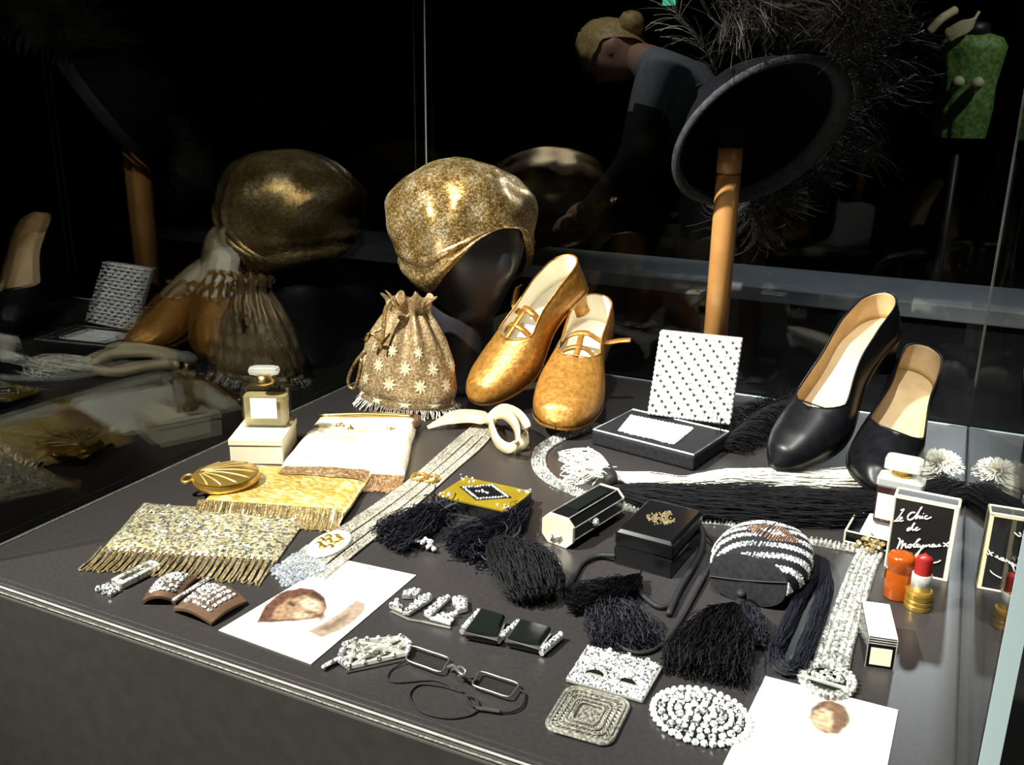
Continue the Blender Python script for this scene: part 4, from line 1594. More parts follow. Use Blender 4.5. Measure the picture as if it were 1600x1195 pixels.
bundle(q, [g(1285, 876, .006), g(1290, 915, .007), g(1278, 960, .006), g(1260, 1010, .005), g(1247, 1048, .003)], [.005, .006, .006, .006, .006], 200, .0004, .003, flat=.8, ends=.04)
bundle(q, [g(1212, 1010, .004), g(1215, 1035, .004), g(1232, 1048, .004), g(1250, 1035, .004)], [.006, .006, .006, .006], 90, .0004, .003, flat=.6, ends=.04)
obj('handle', q, 'navy', rb_, kind='stuff')

# ---- crystal box purse with open lid
ZC = .020
c = [g(924, 671, ZC), g(1085, 712, ZC), g(1133, 677, ZC), g(980, 632, ZC)]
f0, f1 = c[0], c[1]
ud = (f1 - f0).normalized()
ud.z = 0
vd = Vector((-ud.y, ud.x, 0))
W5 = (f1 - f0).length
D5 = ((c[2] - c[1]).dot(vd) + (c[3] - c[0]).dot(vd)) / 2
o5 = Vector((f0.x, f0.y, 0))
cM = frame(o5, ud)
cb5 = thing('crystal_purse', 'black satin box purse with its square crystal covered lid standing open', 'handbag', o5 + ud * W5 / 2 + vd * D5 / 2)
obj('base', B().box((W5 / 2, D5 / 2, ZC / 2), (W5, D5, ZC - .001), cM), 'blackfab', cb5, bevel=.003)
obj('piping', B().tube([cM @ Vector(p) for p in ((.002, .002, ZC), (W5 - .002, .002, ZC), (W5 - .002, D5 - .002, ZC), (.002, D5 - .002, ZC))], .0011, 5, closed=True), 'silver', cb5)
pc = [g(985, 650, ZC), g(1084, 670, ZC), g(1053, 695, ZC), g(966, 674, ZC)]
q = B()
for i in range(18):
    for j in range(10):
        u, v = (i + .5) / 18, (j + .5) / 10
        p = pc[0].lerp(pc[1], u).lerp(pc[3].lerp(pc[2], u), v)
        q.gem((p.x, p.y, ZC + .0002), .0031, .0028, 6, (random.gauss(0, .15), random.gauss(0, .15), 1))
obj('stone_panel', q, 'crystal', cb5, kind='stuff')
lb0, lb1 = g(1011, 648, ZC + .002), g(1141, 665, ZC + .002)
lx = (lb1 - lb0)
WL = lx.length
lx.normalize()
lnrm = Vector((lx.y, -lx.x, 0)).normalized()
lz = (Vector((0, 0, 1)) * math.cos(math.radians(27)) - lnrm * math.sin(math.radians(27)))
HL = .112
lidp = B()
LM = Matrix(((lx.x, -lnrm.x, lz.x, lb0.x), (lx.y, -lnrm.y, lz.y, lb0.y), (0, 0, lz.z, lb0.z), (0, 0, 0, 1)))
LM[2][1] = -(lnrm.z)
lidp.box((WL / 2, .005, HL / 2), (WL, .009, HL), LM)
lid5 = obj('lid', lidp, 'silver', cb5, bevel=.002)
fn = (lx.cross(lz))
if fn.dot(lnrm) < 0:
    fn = -fn
q = B()
NX, NZ = 19, 17
for i in range(NX):
    for j in range(NZ):
        p = LM @ Vector(((i + .5) / NX * WL, .0002, (j + .5) / NZ * HL))
        q.gem(p, WL / NX * .56, .0026, 6, fn + Vector((random.gauss(0, .1), random.gauss(0, .1), random.gauss(0, .1))))
obj('crystals', q, 'crystal', lid5, kind='stuff')
q = B()
for i in range(1, NX):
    for j in range(1, NZ):
        if (i + j) % 3 == 0:
            p = LM @ Vector((i / NX * WL, -.0012, j / NZ * HL))
            q.gem(p, .0021, .0030, 6, fn)
obj('jet_beads', q, 'onyx', lid5, kind='stuff')

# ---- long tassels and plume behind the purse
wt = thing('white_tassel', 'long white silk tassel lying behind the toes of the black pumps', 'tassel', g(960, 742))
hd1 = g(955, 742, .008)
q = B()
bundle(q, [hd1, g(1010, 750, .009), g(1070, 757, .008), g(1140, 748, .008), g(1220, 745, .007), g(1300, 748, .007), g(1390, 742, .008), g(1470, 728, .008)], [.007, .011, .009, .012, .012, .012, .014, .020], 594, .00038, 0.0078, seg=26, flat=.6, ends=.04)
obj('strands', q, 'whitethread', wt, kind='stuff')
q = B()
for k in range(80):
    a = g(random.uniform(935, 965), random.uniform(728, 748), random.uniform(.002, .016))
    e = g(random.uniform(872, 930), random.uniform(700, 758), .002)
    m = a.lerp(e, .5) + Vector((random.gauss(0, .006), random.gauss(0, .008), random.uniform(.002, .014)))
    q.tube(spline([a, m, e, e.lerp(a, .3) + Vector((0, -.008, .002))], 4), .0006, 3, caps=False)
obj('loose_loops', q, 'whitethread', wt, kind='stuff')
q = B()
pe = g(1468, 722, .018)
for k in range(1100):
    d = Vector((random.gauss(0, 1), random.gauss(0, 1), random.gauss(0, 1))).normalized()
    d.z = abs(d.z) * .8 - .2
    q.tube([pe, pe + d * .014, pe + d * random.uniform(.017, .028) + Vector((0, 0, -.001))], .0006, 3, caps=False)
for i, v in enumerate(q.v):
    v.z = max(v.z, .0006)
obj('tassel_end', q, 'whitethread', wt, kind='stuff')
bt = thing('black_tassel', 'long black silk tassel lying in front of the white tassel', 'tassel', g(955, 760))
q = B()
q.lathe([(.004, -.016), (.008, -.014), (.0085, 0), (.007, .012), (.004, .014)], 16, frame(g(953, 745, .012), (0, 0, 1), z=(g(975, 790) - g(950, 730))))
obj('head', q, 'cord', bt, smooth=True)
q = B()
bundle(q, [g(958, 762, .009), g(1000, 772, .010), g(1080, 782, .011), g(1180, 788, .010), g(1290, 792, .010), g(1400, 788, .008), g(1480, 768, .008), g(1500, 762, .006)], [.007, .022, .034, .036, .034, .026, .022, .024], 756, .00038, 0.0091, seg=26, flat=.35, ends=.12)
obj('strands', q, 'blackthread', bt, kind='stuff')
pl = thing('black_plume', 'curled black ostrich plume lying between the crystal purse and the pumps', 'feather', g(1190, 690))
q = B()
sp_ = spline([g(1120, 700, .006), g(1150, 670, .02), g(1190, 640, .03), g(1235, 625, .03), g(1262, 640, .02)], 10)
q.tube(sp_, .0009, 4)
obj('quill', q, 'feather', pl)
q = B()
for k in range(700):
    i = random.randrange(len(sp_) - 1)
    s = sp_[i].lerp(sp_[i + 1], random.random())
    t = (sp_[i + 1] - sp_[i]).normalized()
    sd_ = random.choice((-1, 1))
    dd = (t * .6 + Vector((-t.y, t.x, 0)) * sd_ + Vector((random.gauss(0, .2), random.gauss(0, .2), random.gauss(0, .4)))).normalized()
    pp = [s]
    for e in range(5):
        s = s + dd * .0085
        dd = (dd + t * .12 + Vector((random.gauss(0, .15), random.gauss(0, .15), -.28))).normalized()
        pp.append(Vector((s.x, s.y, max(s.z, .0006))))
    q.tube(pp, .0005, 3, caps=False)
obj('barbs', q, 'blackthread', pl, kind='stuff')

# ---- long rhinestone strap
path = [g(*p) for p in ((935, 666), (905, 674), (872, 687), (846, 705), (842, 728), (856, 748), (885, 764), (925, 780), (965, 791), (1005, 800), (1050, 808), (1100, 814), (1140, 818), (1180, 832), (1225, 845), (1270, 848), (1310, 855), (1345, 861))]
P1 = resample(spline(path, 10), .0042)
path2 = [g(*p) for p in ((1362, 862), (1352, 880), (1342, 905), (1330, 940), (1318, 975), (1306, 1010), (1298, 1045))]
P2 = resample(spline(path2, 10), .0042)
rs = thing('rhinestone_strap', 'long flexible rhinestone strap curving among the boxes and folding down to a looped end', 'belt', g(1345, 862))
for P_, w0, w1, z0 in ((P1, .019, .013, .0012), (P2, .022, .027, .0012)):
    bk_ = B()
    q = B()
    N = len(P_)
    ws = []
    for i, p in enumerate(P_):
        t = (P_[min(i + 1, N - 1)] - P_[max(i - 1, 0)]).normalized()
        s = Vector((-t.y, t.x, 0))
        w__ = w0 + (w1 - w0) * i / N
        ws.append(w__)
        nc = 5
        for j in range(nc):
            o = (j - (nc - 1) / 2) / nc * w__
            big = (j == 2)
            if big and i % 2:
                continue
            q.gem(p + s * o + Vector((0, 0, z0)), w__ / nc * (.56 if big else .46), .0028, 6, (random.gauss(0, .2), random.gauss(0, .2), 1))
    bk_.ribbon([p + Vector((0, 0, z0 - .0003)) for p in P_], ws, .001, [Vector((-(P_[min(i + 1, N - 1)] - P_[max(i - 1, 0)]).y, (P_[min(i + 1, N - 1)] - P_[max(i - 1, 0)]).x, 0)) for i in range(N)])
    obj('backing', bk_, 'filigree', rs)
    obj('rhinestones', q, 'paste', rs, kind='stuff')
q = B()
for k in range(34):
    q.gem(g(1364, 852, .004) + Vector((random.gauss(0, .006), random.gauss(0, .006), random.uniform(-.002, .006))), .0028, .003, 6, (random.gauss(0, .5), random.gauss(0, .5), 1))
obj('fold_cluster', q, 'fringe', rs, kind='stuff')
lc = g(1292, 1066, .0)
q = B()
lo = []
for k in range(26):
    a = 2 * PI * k / 26
    p = lc + Vector((.0185 * math.cos(a), .021 * math.sin(a), .0018))
    lo.append(p)
    for m in (0.86, 1.05):
        q.gem(lc + Vector((.0185 * m * math.cos(a), .021 * m * math.sin(a), .0018)), .0026, .003, 6)
for k in range(30):
    a = random.random() * 2 * PI
    r = math.sqrt(random.random()) * .6
    q.gem(lc + Vector((.0185 * r * math.cos(a), .021 * abs(r * math.sin(a)), .0016)), .0026, .003, 6)
obj('loop_stones', q, 'paste', rs, kind='stuff')
obj('loop_frame', B().tube(lo, .0024, 6, closed=True), 'silver', rs, smooth=True)
obj('loop_bar', B().tube([lc + Vector((-.016, -.006, .004)), lc + Vector((.016, -.008, .004))], .0016, 6), 'silver', rs)

# ================================================================== front row of clasps
# ---- pair of triangular rhinestone clips
tc = thing('rhinestone_clip', 'two part rhinestone clip of triangular wings beside the portrait card', 'clip', g(672, 955))


def plate_with_stones(T, name, pts, T_, step, mat='silver', r=.0017, z0=.001, stone='gem', individual=False):
    poly = [p.to_2d() for p in pts]
    q = B()
    area = sum(poly[i].x * poly[(i + 1) % len(poly)].y - poly[(i + 1) % len(poly)].x * poly[i].y for i in range(len(poly)))
    pp = poly if area > 0 else poly[::-1]
    q.prism(pp, z0, z0 + T_)
    o = obj(name, q, mat, T, bevel=.0005)
    xs = [p.x for p in poly]
    ys = [p.y for p in poly]
    q = B()
    y = min(ys)
    row = 0
    while y < max(ys):
        x = min(xs) + (step / 2 if row % 2 else 0)
        while x < max(xs):
            if inside((x, y), [tuple(p) for p in poly]):
                if individual:
                    q = B()
                q.gem((x, y, z0 + T_ - .0002), r, r * 1.1, 6, (random.gauss(0, .25), random.gauss(0, .25), 1))
                if individual:
                    obj('stone', q, stone, o)
            x += step
        y += step * .87
        row += 1
    if not individual:
        obj('rhinestones', q, stone, o, kind='stuff')
    return o


plate_with_stones(tc, 'wing', [g(608, 952), g(622, 942), g(629, 961)], .0035, .0042, r=.0023, individual=True)
plate_with_stones(tc, 'wing', [g(628, 937), g(636, 929), g(660, 930), g(650, 938)], .0045, .0042, r=.0023, individual=True)
plate_with_stones(tc, 'wing', [g(629, 963), g(640, 964), g(676, 940), g(668, 933)], .0035, .0042, r=.0023, individual=True)
plate_with_stones(tc, 'wing', [g(662, 964), g(672, 970), g(704, 938), g(690, 940)], .0035, .0042, r=.0023, individual=True)
plate_with_stones(tc, 'wing', [g(706, 941), g(730, 942), g(731, 957), g(715, 962)], .0045, .0042, r=.0023, individual=True)
plate_with_stones(tc, 'wing', [g(671, 971), g(714, 964), g(704, 980)], .0035, .0042, r=.0023, individual=True)
q = B()
q.tube([g(612, 955, .001), g(640, 968, .001), g(660, 971, .001), g(704, 981, .001)], .0012, 5)
obj('base_wire', q, 'steel', tc)

# ---- double onyx buckle
ob = thing('onyx_buckle', 'double buckle of two black onyx blocks joined by rhinestone bars', 'buckle', g(800, 995))
for (st, fr_) in (([g(752, 958, .006), g(789, 969, .006), g(776, 1000, .006), g(728, 991, .006)], 0), ([g(813, 975, .006), g(861, 988, .006), g(842, 1014, .006), g(793, 1003, .006)], 1)):
    q = B()
    st2 = [Vector((p.x, p.y)) for p in st]
    q.prism(st2[::-1], .002, .0120, inset=.002, inset_h=.002)
    so = obj('onyx_block', q, 'onyx', ob)
    cen = sum(st, Vector()) / 4
    lo = [cen + (p - cen) * 1.06 for p in st]
    obj('wire_frame', B().tube([Vector((p.x, p.y, .0075)) for p in lo], .0015, 6, closed=True), 'steel', so)
for (a, b) in (((722, 987), (750, 957)), ((778, 1001), (812, 973)), ((846, 1020), (878, 993))):
    A_, B__ = g(*a, .004), g(*b, .004)
    bar = obj('stone_bar', B().tube([A_, B__], .0026, 8), 'silver', ob)
    n = 7
    for k in range(n):
        q = B()
        q.gem(A_.lerp(B__, (k + .5) / n) + Vector((0, 0, .0016)), .0026, .0028, 6, (random.gauss(0, .2), random.gauss(0, .2), 1))
        obj('stone', q, 'gem', bar)

# ---- hexagonal openwork dress clip
dc_ = thing('dress_clip', 'openwork silver dress clip with paste stones, touching the spectacles', 'clip', g(575, 1025))
hx = [g(538, 1010, .003), g(556, 1003, .003), g(626, 997, .003), g(641, 1007, .003), g(637, 1021, .003), g(545, 1043, .003), g(530, 1032, .003)]
cen = sum(hx, Vector()) / len(hx)
obj('rim', B().tube(hx, .0022, 6, closed=True), 'silver', dc_)
q = B()
q.prism([(cen + (p - cen) * .97).to_2d() for p in hx][::-1], .0006, .0016)
obj('back_plate', q, 'filigree', dc_)
for (i, j) in ((0, 4), (1, 5), (2, 5), (3, 6), (6, 2), (1, 4)):
    obj('lattice_bar', B().tube([hx[i], (hx[i] + hx[j]) / 2 + Vector((0, 0, .0022)), hx[j]], .0014, 6), 'silver', dc_)
for i in range(7):
    for k in range(4):
        q = B()
        q.gem(hx[i].lerp(hx[(i + 1) % 7], k / 4) + Vector((0, 0, .0014)), .0022, .0024, 6)
        obj('stone', q, 'gem', dc_)
for k in range(22):
    q = B()
    i, t = random.randrange(7), random.uniform(.25, .8)
    q.gem(cen.lerp(hx[i].lerp(hx[(i + 1) % 7], random.random()), t) + Vector((0, 0, .0006)), random.uniform(.0018, .003), .0028, 6, (random.gauss(0, .3), random.gauss(0, .3), 1))
    obj('stone', q, 'paste', dc_)
q = B()
q.tube([g(508, 1041, .002), g(520, 1034, .003), g(532, 1030, .003)], .0018, 6)
q.tube([g(541, 1050, .001), g(590, 1040, .001), g(635, 1030, .001)], .0011, 5)
obj('pin', q, 'steel', dc_)
q = B()
for k in range(5):
    q.gem(g(506 + 4.5 * k, 1042 - 2.4 * k, .003), .0021, .002, 6)
obj('pin_stones', q, 'gem', dc_, kind='stuff')

# ---- folding spectacles with cord
sg_ = thing('folding_spectacles', 'silver rimmed folding spectacles with oblong lenses on a thin dark cord', 'spectacles', g(720, 1050))


def lens(c4, z):
    pts = [g(px, py, z) for px, py in c4]
    cen = sum(pts, Vector()) / 4
    out = []
    for i in range(4):
        a, b = pts[i], pts[(i + 1) % 4]
        out += [a.lerp(b, .12), a.lerp(b, .5), a.lerp(b, .88)]
    rim = spline(out, 4, closed=True)
    o = obj('rim', B().tube(rim, .0008, 6, closed=True), 'steel', sg_, smooth=True)
    q = B()
    n = len(rim)
    q.add([p + Vector((0, 0, .0004)) for p in rim] + [p - Vector((0, 0, .0004)) for p in rim], [tuple(range(n)), tuple(reversed(range(n, 2 * n)))] + [(i, n + i, n + (i + 1) % n, (i + 1) % n) for i in range(n)])
    obj('lens', q, 'lens', o)


lens(((642, 1008), (703, 1028), (690, 1051), (634, 1031)), .004)
lens(((750, 1048), (812, 1068), (796, 1090), (737, 1070)), .004)
q = B()
q.tube(spline([g(700, 1042, .004), g(708, 1040, .007), g(714, 1046, .009), g(722, 1054, .009), g(732, 1056, .007), g(742, 1057, .004)], 6), .0014, 6)
q.tube(spline([g(706, 1046, .004), g(720, 1042, .010), g(728, 1050, .010), g(716, 1056, .005)], 6), .0011, 6)
obj('bridge', q, 'steel', sg_, smooth=True)
obj('handle', B().tube([g(744, 1106, .003), g(762, 1108, .003), g(781, 1111, .003)], .0013, 6), 'steel', sg_)
q = B()
q.tube(spline([g(811, 1076, .003), g(820, 1085, .002), g(815, 1103, .002), g(795, 1112, .002), g(760, 1109, .002), g(738, 1102, .002), g(730, 1088, .002), g(742, 1090, .003), g(748, 1104, .002), g(735, 1117, .001), g(700, 1122, .001), g(660, 1112, .001), g(640, 1088, .001), g(655, 1070, .001), g(690, 1072, .001), g(725, 1082, .001)], 8), .0008, 5)
q.tube(spline([g(634, 1032, .003), g(612, 1046, .001), g(606, 1060, .001), g(622, 1066, .001), g(680, 1063, .001), g(715, 1078, .001)], 8), .0007, 5)
obj('cord', q, 'cord', sg_, smooth=True)

# ---- silver plate buckle
sv = [g(884, 1067), g(918, 1014), g(1036, 1046), g(1004, 1101)]
sb_ = thing('plate_buckle', 'oblong rhinestone plate buckle with two crescent slots', 'buckle', sum(sv, Vector()) / 4)
cen = sum(sv, Vector()) / 4
q = B()
q.prism([p.to_2d() for p in (sv[0], sv[3], sv[2], sv[1])], .0008, .0035)
pl_ = obj('plate', q, 'silver', sb_, bevel=.0008)
sax = (sv[3] - sv[0]).normalized()
say = Vector((-sax.y, sax.x, 0))
LX, LYY = (sv[3] - sv[0]).length, (sv[1] - sv[0]).length
q = B()
slots = ((.30, .30), (.72, .30))
for i in range(22):
    for j in range(17):
        u, v = (i + .5) / 22, (j + .5) / 17
        if any(abs(u - a) < .10 and -.04 < v - b < .13 for a, b in slots):
            continue
        p = sv[0] + sax * (u * LX) + (sv[1] - sv[0]) * v
        q.gem((p.x, p.y, .0033), .00155, .0015, 6, (random.gauss(0, .25), random.gauss(0, .25), 1))
obj('rhinestones', q, 'gem', pl_, kind='stuff')
for (a, b) in slots:
    p = sv[0] + sax * (a * LX) + (sv[1] - sv[0]) * b
    m = frame((p.x, p.y, .0034), sax)
    q = B()
    ou = [(.0072 * math.cos(PI * k / 12), .0068 * math.sin(PI * k / 12) - .001) for k in range(13)] + [(-.004, .0008), (.004, .0008)]
    q.prism([(x, y) for x, y in ou], 0, .0006, m)
    obj('slot', q, 'onyx', pl_)
for k in range(3):
    q = B()
    q.gem(sv[1].lerp(sv[2], .3 + .25 * k) + Vector((0, 0, .003)), .0028, .003, 8)
    obj('stone', q, 'gem', pl_)

# ---- filigree buckle
fv = [g(850, 1141), g(885, 1073), g(991, 1099), g(950, 1172)]
fb_ = thing('filigree_buckle', 'rounded square filigree buckle of dull silver in front of the plate buckle', 'buckle', sum(fv, Vector()) / 4)
cen = sum(fv, Vector()) / 4
fx = ((fv[3] - fv[0]) + (fv[2] - fv[1])).normalized()
fW = ((fv[3] - fv[0]).length + (fv[2] - fv[1]).length) / 2
fH = ((fv[1] - fv[0]).length + (fv[2] - fv[3]).length) / 2
fM = frame((cen.x, cen.y, 0), fx)
q = B()
q.prism(rrect(fW, fH, .009, 6), .0006, .0016, fM)
obj('back_plate', q, 'filigree', fb_)
for k, s in enumerate((1.0, .90, .72, .56, .40)):
    o8 = rrect(fW * s - .001, fH * s - .001, .009 * s, 6)
    obj('filigree_ring', B().tube([fM @ Vector((x, y, .0022 + .0002 * k)) for x, y in o8], .0011 if k < 2 else .0008, 5, closed=True), 'filigree', fb_)
q = B()
for k in range(72):
    o8 = rrect(fW * .95, fH * .95, .009, 17)
    x, y = o8[k]
    q.gem(fM @ Vector((x, y, .0018)), .0010, .0012, 5)
for (s0, s1) in ((.88, .74), (.70, .58), (.54, .42)):
    for k in range(40):
        a = 2 * PI * k / 40
        o1 = Vector((fW / 2 * s0 * max(-1, min(1, 1.3 * math.cos(a))), fH / 2 * s0 * max(-1, min(1, 1.3 * math.sin(a))), .0019))
        o2 = Vector((fW / 2 * s1 * max(-1, min(1, 1.3 * math.cos(a + .12))), fH / 2 * s1 * max(-1, min(1, 1.3 * math.sin(a + .12))), .0024))
        q.tube([fM @ o1, fM @ o2], .0006, 4, caps=False)
for k in range(30):
    q.gem(fM @ Vector((random.uniform(-.18, .18) * fW, random.uniform(-.15, .15) * fH, .0014)), .0012, .0014, 5)
obj('filigree_work', q, 'filigree', fb_, kind='stuff')

# ---- oval rhinestone brooch
oc = g(1094, 1121)
br_ = thing('oval_brooch', 'large oval rhinestone brooch with a scalloped edge beside the front postcard', 'brooch', oc)
ox, oy = .0345, .0305
oM = frame((oc.x, oc.y, 0), Vector((1, -.05, 0)))
q = B()
q.grid(lambda u, v: oM @ Vector((ox * (.96 + .03 * math.cos(2 * PI * u * 22)) * v * math.cos(2 * PI * u), oy * (.96 + .03 * math.cos(2 * PI * u * 22)) * v * math.sin(2 * PI * u), .001 + .0035 * (1 - v ** 2))), 132, 8, wrap=True)
obj('openwork_base', q, 'onyx', br_, smooth=True)
for (s, n, r, z) in ((.965, 36, .0028, .0014), (.79, 22, .0030, .0024), (.62, 26, .0022, .0034), (.45, 14, .0031, .0042), (.26, 8, .0030, .0048), (.08, 3, .0026, .0050)):
    for k in range(n):
        a = 2 * PI * (k + .5 * (n % 4 == 2)) / n
        q = B()
        if s == .80:
            q.gem(oM @ Vector((ox * s * math.cos(a), oy * s * math.sin(a), z)), r, .003, 6, (.3 * math.cos(a), .3 * math.sin(a), 1), rot=a, sx=1.2)
        else:
            q.gem(oM @ Vector((ox * s * math.cos(a), oy * s * math.sin(a), z)), r, .003, 6, (.25 * math.cos(a) + random.gauss(0, .1), .25 * math.sin(a) + random.gauss(0, .1), 1))
        obj('stone', q, 'crystal' if s in (.965, .62, .26) else 'gem', br_)

# ================================================================== right side
# ---- molyneux carton
w0, w1 = g(1383, 886), g(1479, 908)
mx_ = (w1 - w0).normalized()
MW = (w1 - w0).length
mM = frame(w0, mx_)
topc = at(1497, 792, w1.y)
MH = topc.z
MD = .018
mo = thing('black_perfume_carton', 'upright black perfume carton with cream edges and white handwritten lettering', 'box', w0 + mx_ * MW / 2 + (mM.to_3x3() @ Vector((0, MD / 2, 0))))
obj('carton', B().box((MW / 2, MD / 2, MH / 2), (MW, MD, MH), mM), 'blackcard', mo)
q = B()
e = .0011
V_ = [Vector((x, y, z)) for z in (.0005, MH) for y in (0, MD) for x in (0, MW)]
for (i, j) in ((0, 1), (1, 5), (5, 4), (4, 0), (4, 6), (5, 7), (6, 7), (1, 3), (3, 7), (2, 6), (0, 2), (2, 3)):
    q.tube([mM @ V_[i], mM @ V_[j]], e, 4)
obj('edge_trim', q, 'creamline', mo)
q = B()
q.box((MW - .0016, -.0003, MH / 2), (.0032, .0008, MH), mM)
q.box((MW / 2, -.0003, MH - .0012), (MW, .0008, .0026), mM)
obj('front_border', q, 'creamline', mo)
# handwriting traced in the plane of the front: source pixels of a 7.03x enlargement
TLp, TRp, BLp = Vector((210, 160)), Vector((895, 300)), Vector((95, 945))


def wr(p):
    d = Vector(p) - TLp
    ex, ey = TRp - TLp, BLp - TLp
    det = ex.x * ey.y - ex.y * ey.x
    u = (d.x * ey.y - d.y * ey.x) / det
    v = (ex.x * d.y - ex.y * d.x) / det
    return mM @ Vector((u * MW, -.0008, MH * (1 - v)))


strokes = [
    ([(268, 322), (303, 311), (290, 335), (255, 385), (222, 425), (194, 442)], 1.5),
    ([(194, 442), (215, 438), (245, 440)], 1.4),
    ([(245, 432), (270, 418), (285, 405), (278, 396), (262, 412), (256, 432), (272, 440), (300, 430)], 1.3),
    ([(425, 350), (400, 345), (365, 365), (345, 395), (350, 420), (375, 425), (405, 410), (430, 385)], 1.6),
    ([(430, 385), (465, 340), (495, 300), (500, 292), (485, 305), (455, 370), (435, 415), (460, 395), (480, 385), (475, 410), (495, 405)], 1.4),
    ([(495, 405), (510, 385), (503, 408), (520, 408)], 1.2), ([(515, 358), (519, 361)], 1.4),
    ([(560, 385), (545, 385), (532, 400), (538, 415), (560, 415), (605, 398)], 1.3),
    ([(390, 515), (365, 512), (345, 525), (340, 540), (360, 538), (385, 515), (410, 470), (425, 462), (405, 490), (395, 530), (410, 535), (430, 525)], 1.4),
    ([(425, 530), (450, 515), (455, 505), (440, 510), (430, 530), (445, 540), (485, 522)], 1.3),
    ([(240, 622), (262, 635), (258, 670), (238, 720), (225, 755), (245, 715), (275, 665), (295, 650), (290, 690), (278, 735), (300, 700), (325, 680), (325, 710), (335, 725), (355, 715)], 1.6),
    ([(375, 690), (358, 698), (355, 718), (372, 725), (390, 708), (380, 690), (400, 695)], 1.4),
    ([(400, 700), (430, 680), (470, 645), (485, 632), (465, 635), (430, 680), (415, 715), (435, 715), (455, 700), (470, 690), (455, 685), (445, 710), (465, 718), (490, 700)], 1.4),
    ([(490, 700), (488, 720), (505, 715), (525, 695), (500, 735), (470, 785), (440, 825), (425, 835), (432, 815), (470, 770), (530, 715)], 1.6),
    ([(530, 715), (555, 695), (548, 715), (570, 700), (590, 690), (588, 710), (605, 712)], 1.3),
    ([(605, 712), (635, 700), (640, 688), (620, 690), (612, 708), (630, 715), (655, 700)], 1.3),
    ([(655, 695), (650, 712), (670, 710), (695, 685), (690, 708), (715, 700)], 1.3),
    ([(735, 670), (765, 685), (785, 710), (800, 700)], 1.4), ([(798, 660), (770, 690), (740, 708)], 1.4),
    ([(395, 938), (430, 930)], 1.3), ([(575, 890), (620, 888), (665, 880), (695, 870), (712, 857)], 1.3)]
for pts, k in strokes:
    P_ = spline([wr(p) for p in pts], 5)
    q = B()
    q.tube(P_, .00042 * k, 5)
    obj('handwritten_stroke', q, 'white', mo)

# ---- second perfume bottle in its box tray
tb0, tb1 = g(1319, 846), g(1386, 862)
tx = (tb1 - tb0).normalized()
tM = frame(tb0, tx)
TW, TDp, THh = (tb1 - tb0).length + .018, .050, .012
ty = thing('carton_tray', 'open black box tray with cream edges holding the glass perfume bottle', 'box', tM @ Vector((TW / 2, TDp / 2, 0)))
q = B()
q.box((TW / 2, TDp / 2, THh * .3), (TW, TDp, THh * .55), tM)
obj('floor_panel', q, 'black', ty)
for (cc_, s) in (((TW / 2, .001, THh / 2), (TW, .002, THh)), ((TW / 2, TDp - .001, THh / 2), (TW, .002, THh)), ((.001, TDp / 2, THh / 2), (.002, TDp, THh)), ((TW - .001, TDp / 2, THh / 2), (.002, TDp, THh))):
    obj('side_panel', B().box(cc_, s, tM), 'black', ty)
q = B()
C8 = [Vector((x, y, z)) for z in (.0006, THh) for y in (0, TDp) for x in (0, TW)]
for (i, j) in ((0, 1), (1, 5), (5, 4), (4, 0), (4, 6), (5, 7), (6, 7)):
    q.tube([tM @ C8[i], tM @ C8[j]], .0009, 4)
obj('edge_trim', q, 'creamline', ty)
obj('white_insert', loft(B(), [[(x + .032, y + .026, THh * .58) for x, y in rrect(.042, .034, .002, 2)], [(x + .034, y + .028, THh + .005) for x, y in rrect(.040, .030, .002, 2)]], tM), 'white', ty)
b2 = thing('perfume_bottle', 'dark square perfume bottle with clear glass stopper and white label in a black tray', 'perfume bottle', tM @ Vector((.040, .030, THh + .0055)))
b2M = frame(tM @ Vector((.040, .031, THh + .0055)), tx)
obj('dark_body', loft(B(), [rr(.036, .022, .003, 0), rr(.040, .024, .003, .003), rr(.040, .024, .003, .040)], b2M), 'darkglass', b2)
obj('glass_shoulder', loft(B(), [rr(.040, .024, .003, .040), rr(.042, .026, .003, .042), rr(.042, .026, .003, .048), rr(.030, .02, .004, .051)], b2M), 'clearglass', b2)
obj('gilt_collar', B().lathe([(.009, .051), (.0095, .053), (.009, .056), (.006, .057)], 20, b2M), 'gold', b2)
obj('stopper', loft(B(), [rr(.026, .016, .003, .057), rr(.033, .02, .003, .0585), rr(.033, .02, .003, .068), rr(.029, .017, .003, .0695)], b2M), 'clearglass', b2)
obj('label', B().box((-.007, -.0123, .020), (.022, .0006, .026), b2M), 'white', b2)

# ---- lipstick and its cap
cp0 = g(1400, 932)
lc_ = thing('lipstick_case', 'amber orange bakelite lipstick cap standing beside the lipstick', 'lipstick cap', cp0)
obj('barrel', B().lathe([(.0105, .0003), (.0112, .002), (.0112, .024), (.0104, .0255), (.0104, .0275), (.0112, .029), (.0114, .038), (.0105, .041), (.006, .042), (0, .042)], 36, Matrix.Translation(cp0)), 'bakelite', lc_, smooth=True)
obj('clip', B().box((-.0122, -.002, .022), (.0022, .005, .010), Matrix.Translation(cp0)), 'steel', lc_, bevel=.0006)
lp = g(1433, 948)
li = thing('lipstick', 'red lipstick raised from a silver tube and gold base', 'lipstick', lp)
LT_ = Matrix.Translation(lp)
obj('gold_base', B().lathe([(.0108, .0002), (.0112, .001), (.0112, .004), (.0106, .005), (.0112, .006), (.0112, .0085), (.0106, .0095), (.0112, .0105), (.0112, .015), (.0102, .017), (.008, .0175)], 36, LT_), 'gold', li, smooth=False)
obj('silver_tube', B().lathe([(.0082, .0172), (.0082, .032), (.0075, .0325)], 30, LT_), 'silver', li, smooth=True)
q = B()


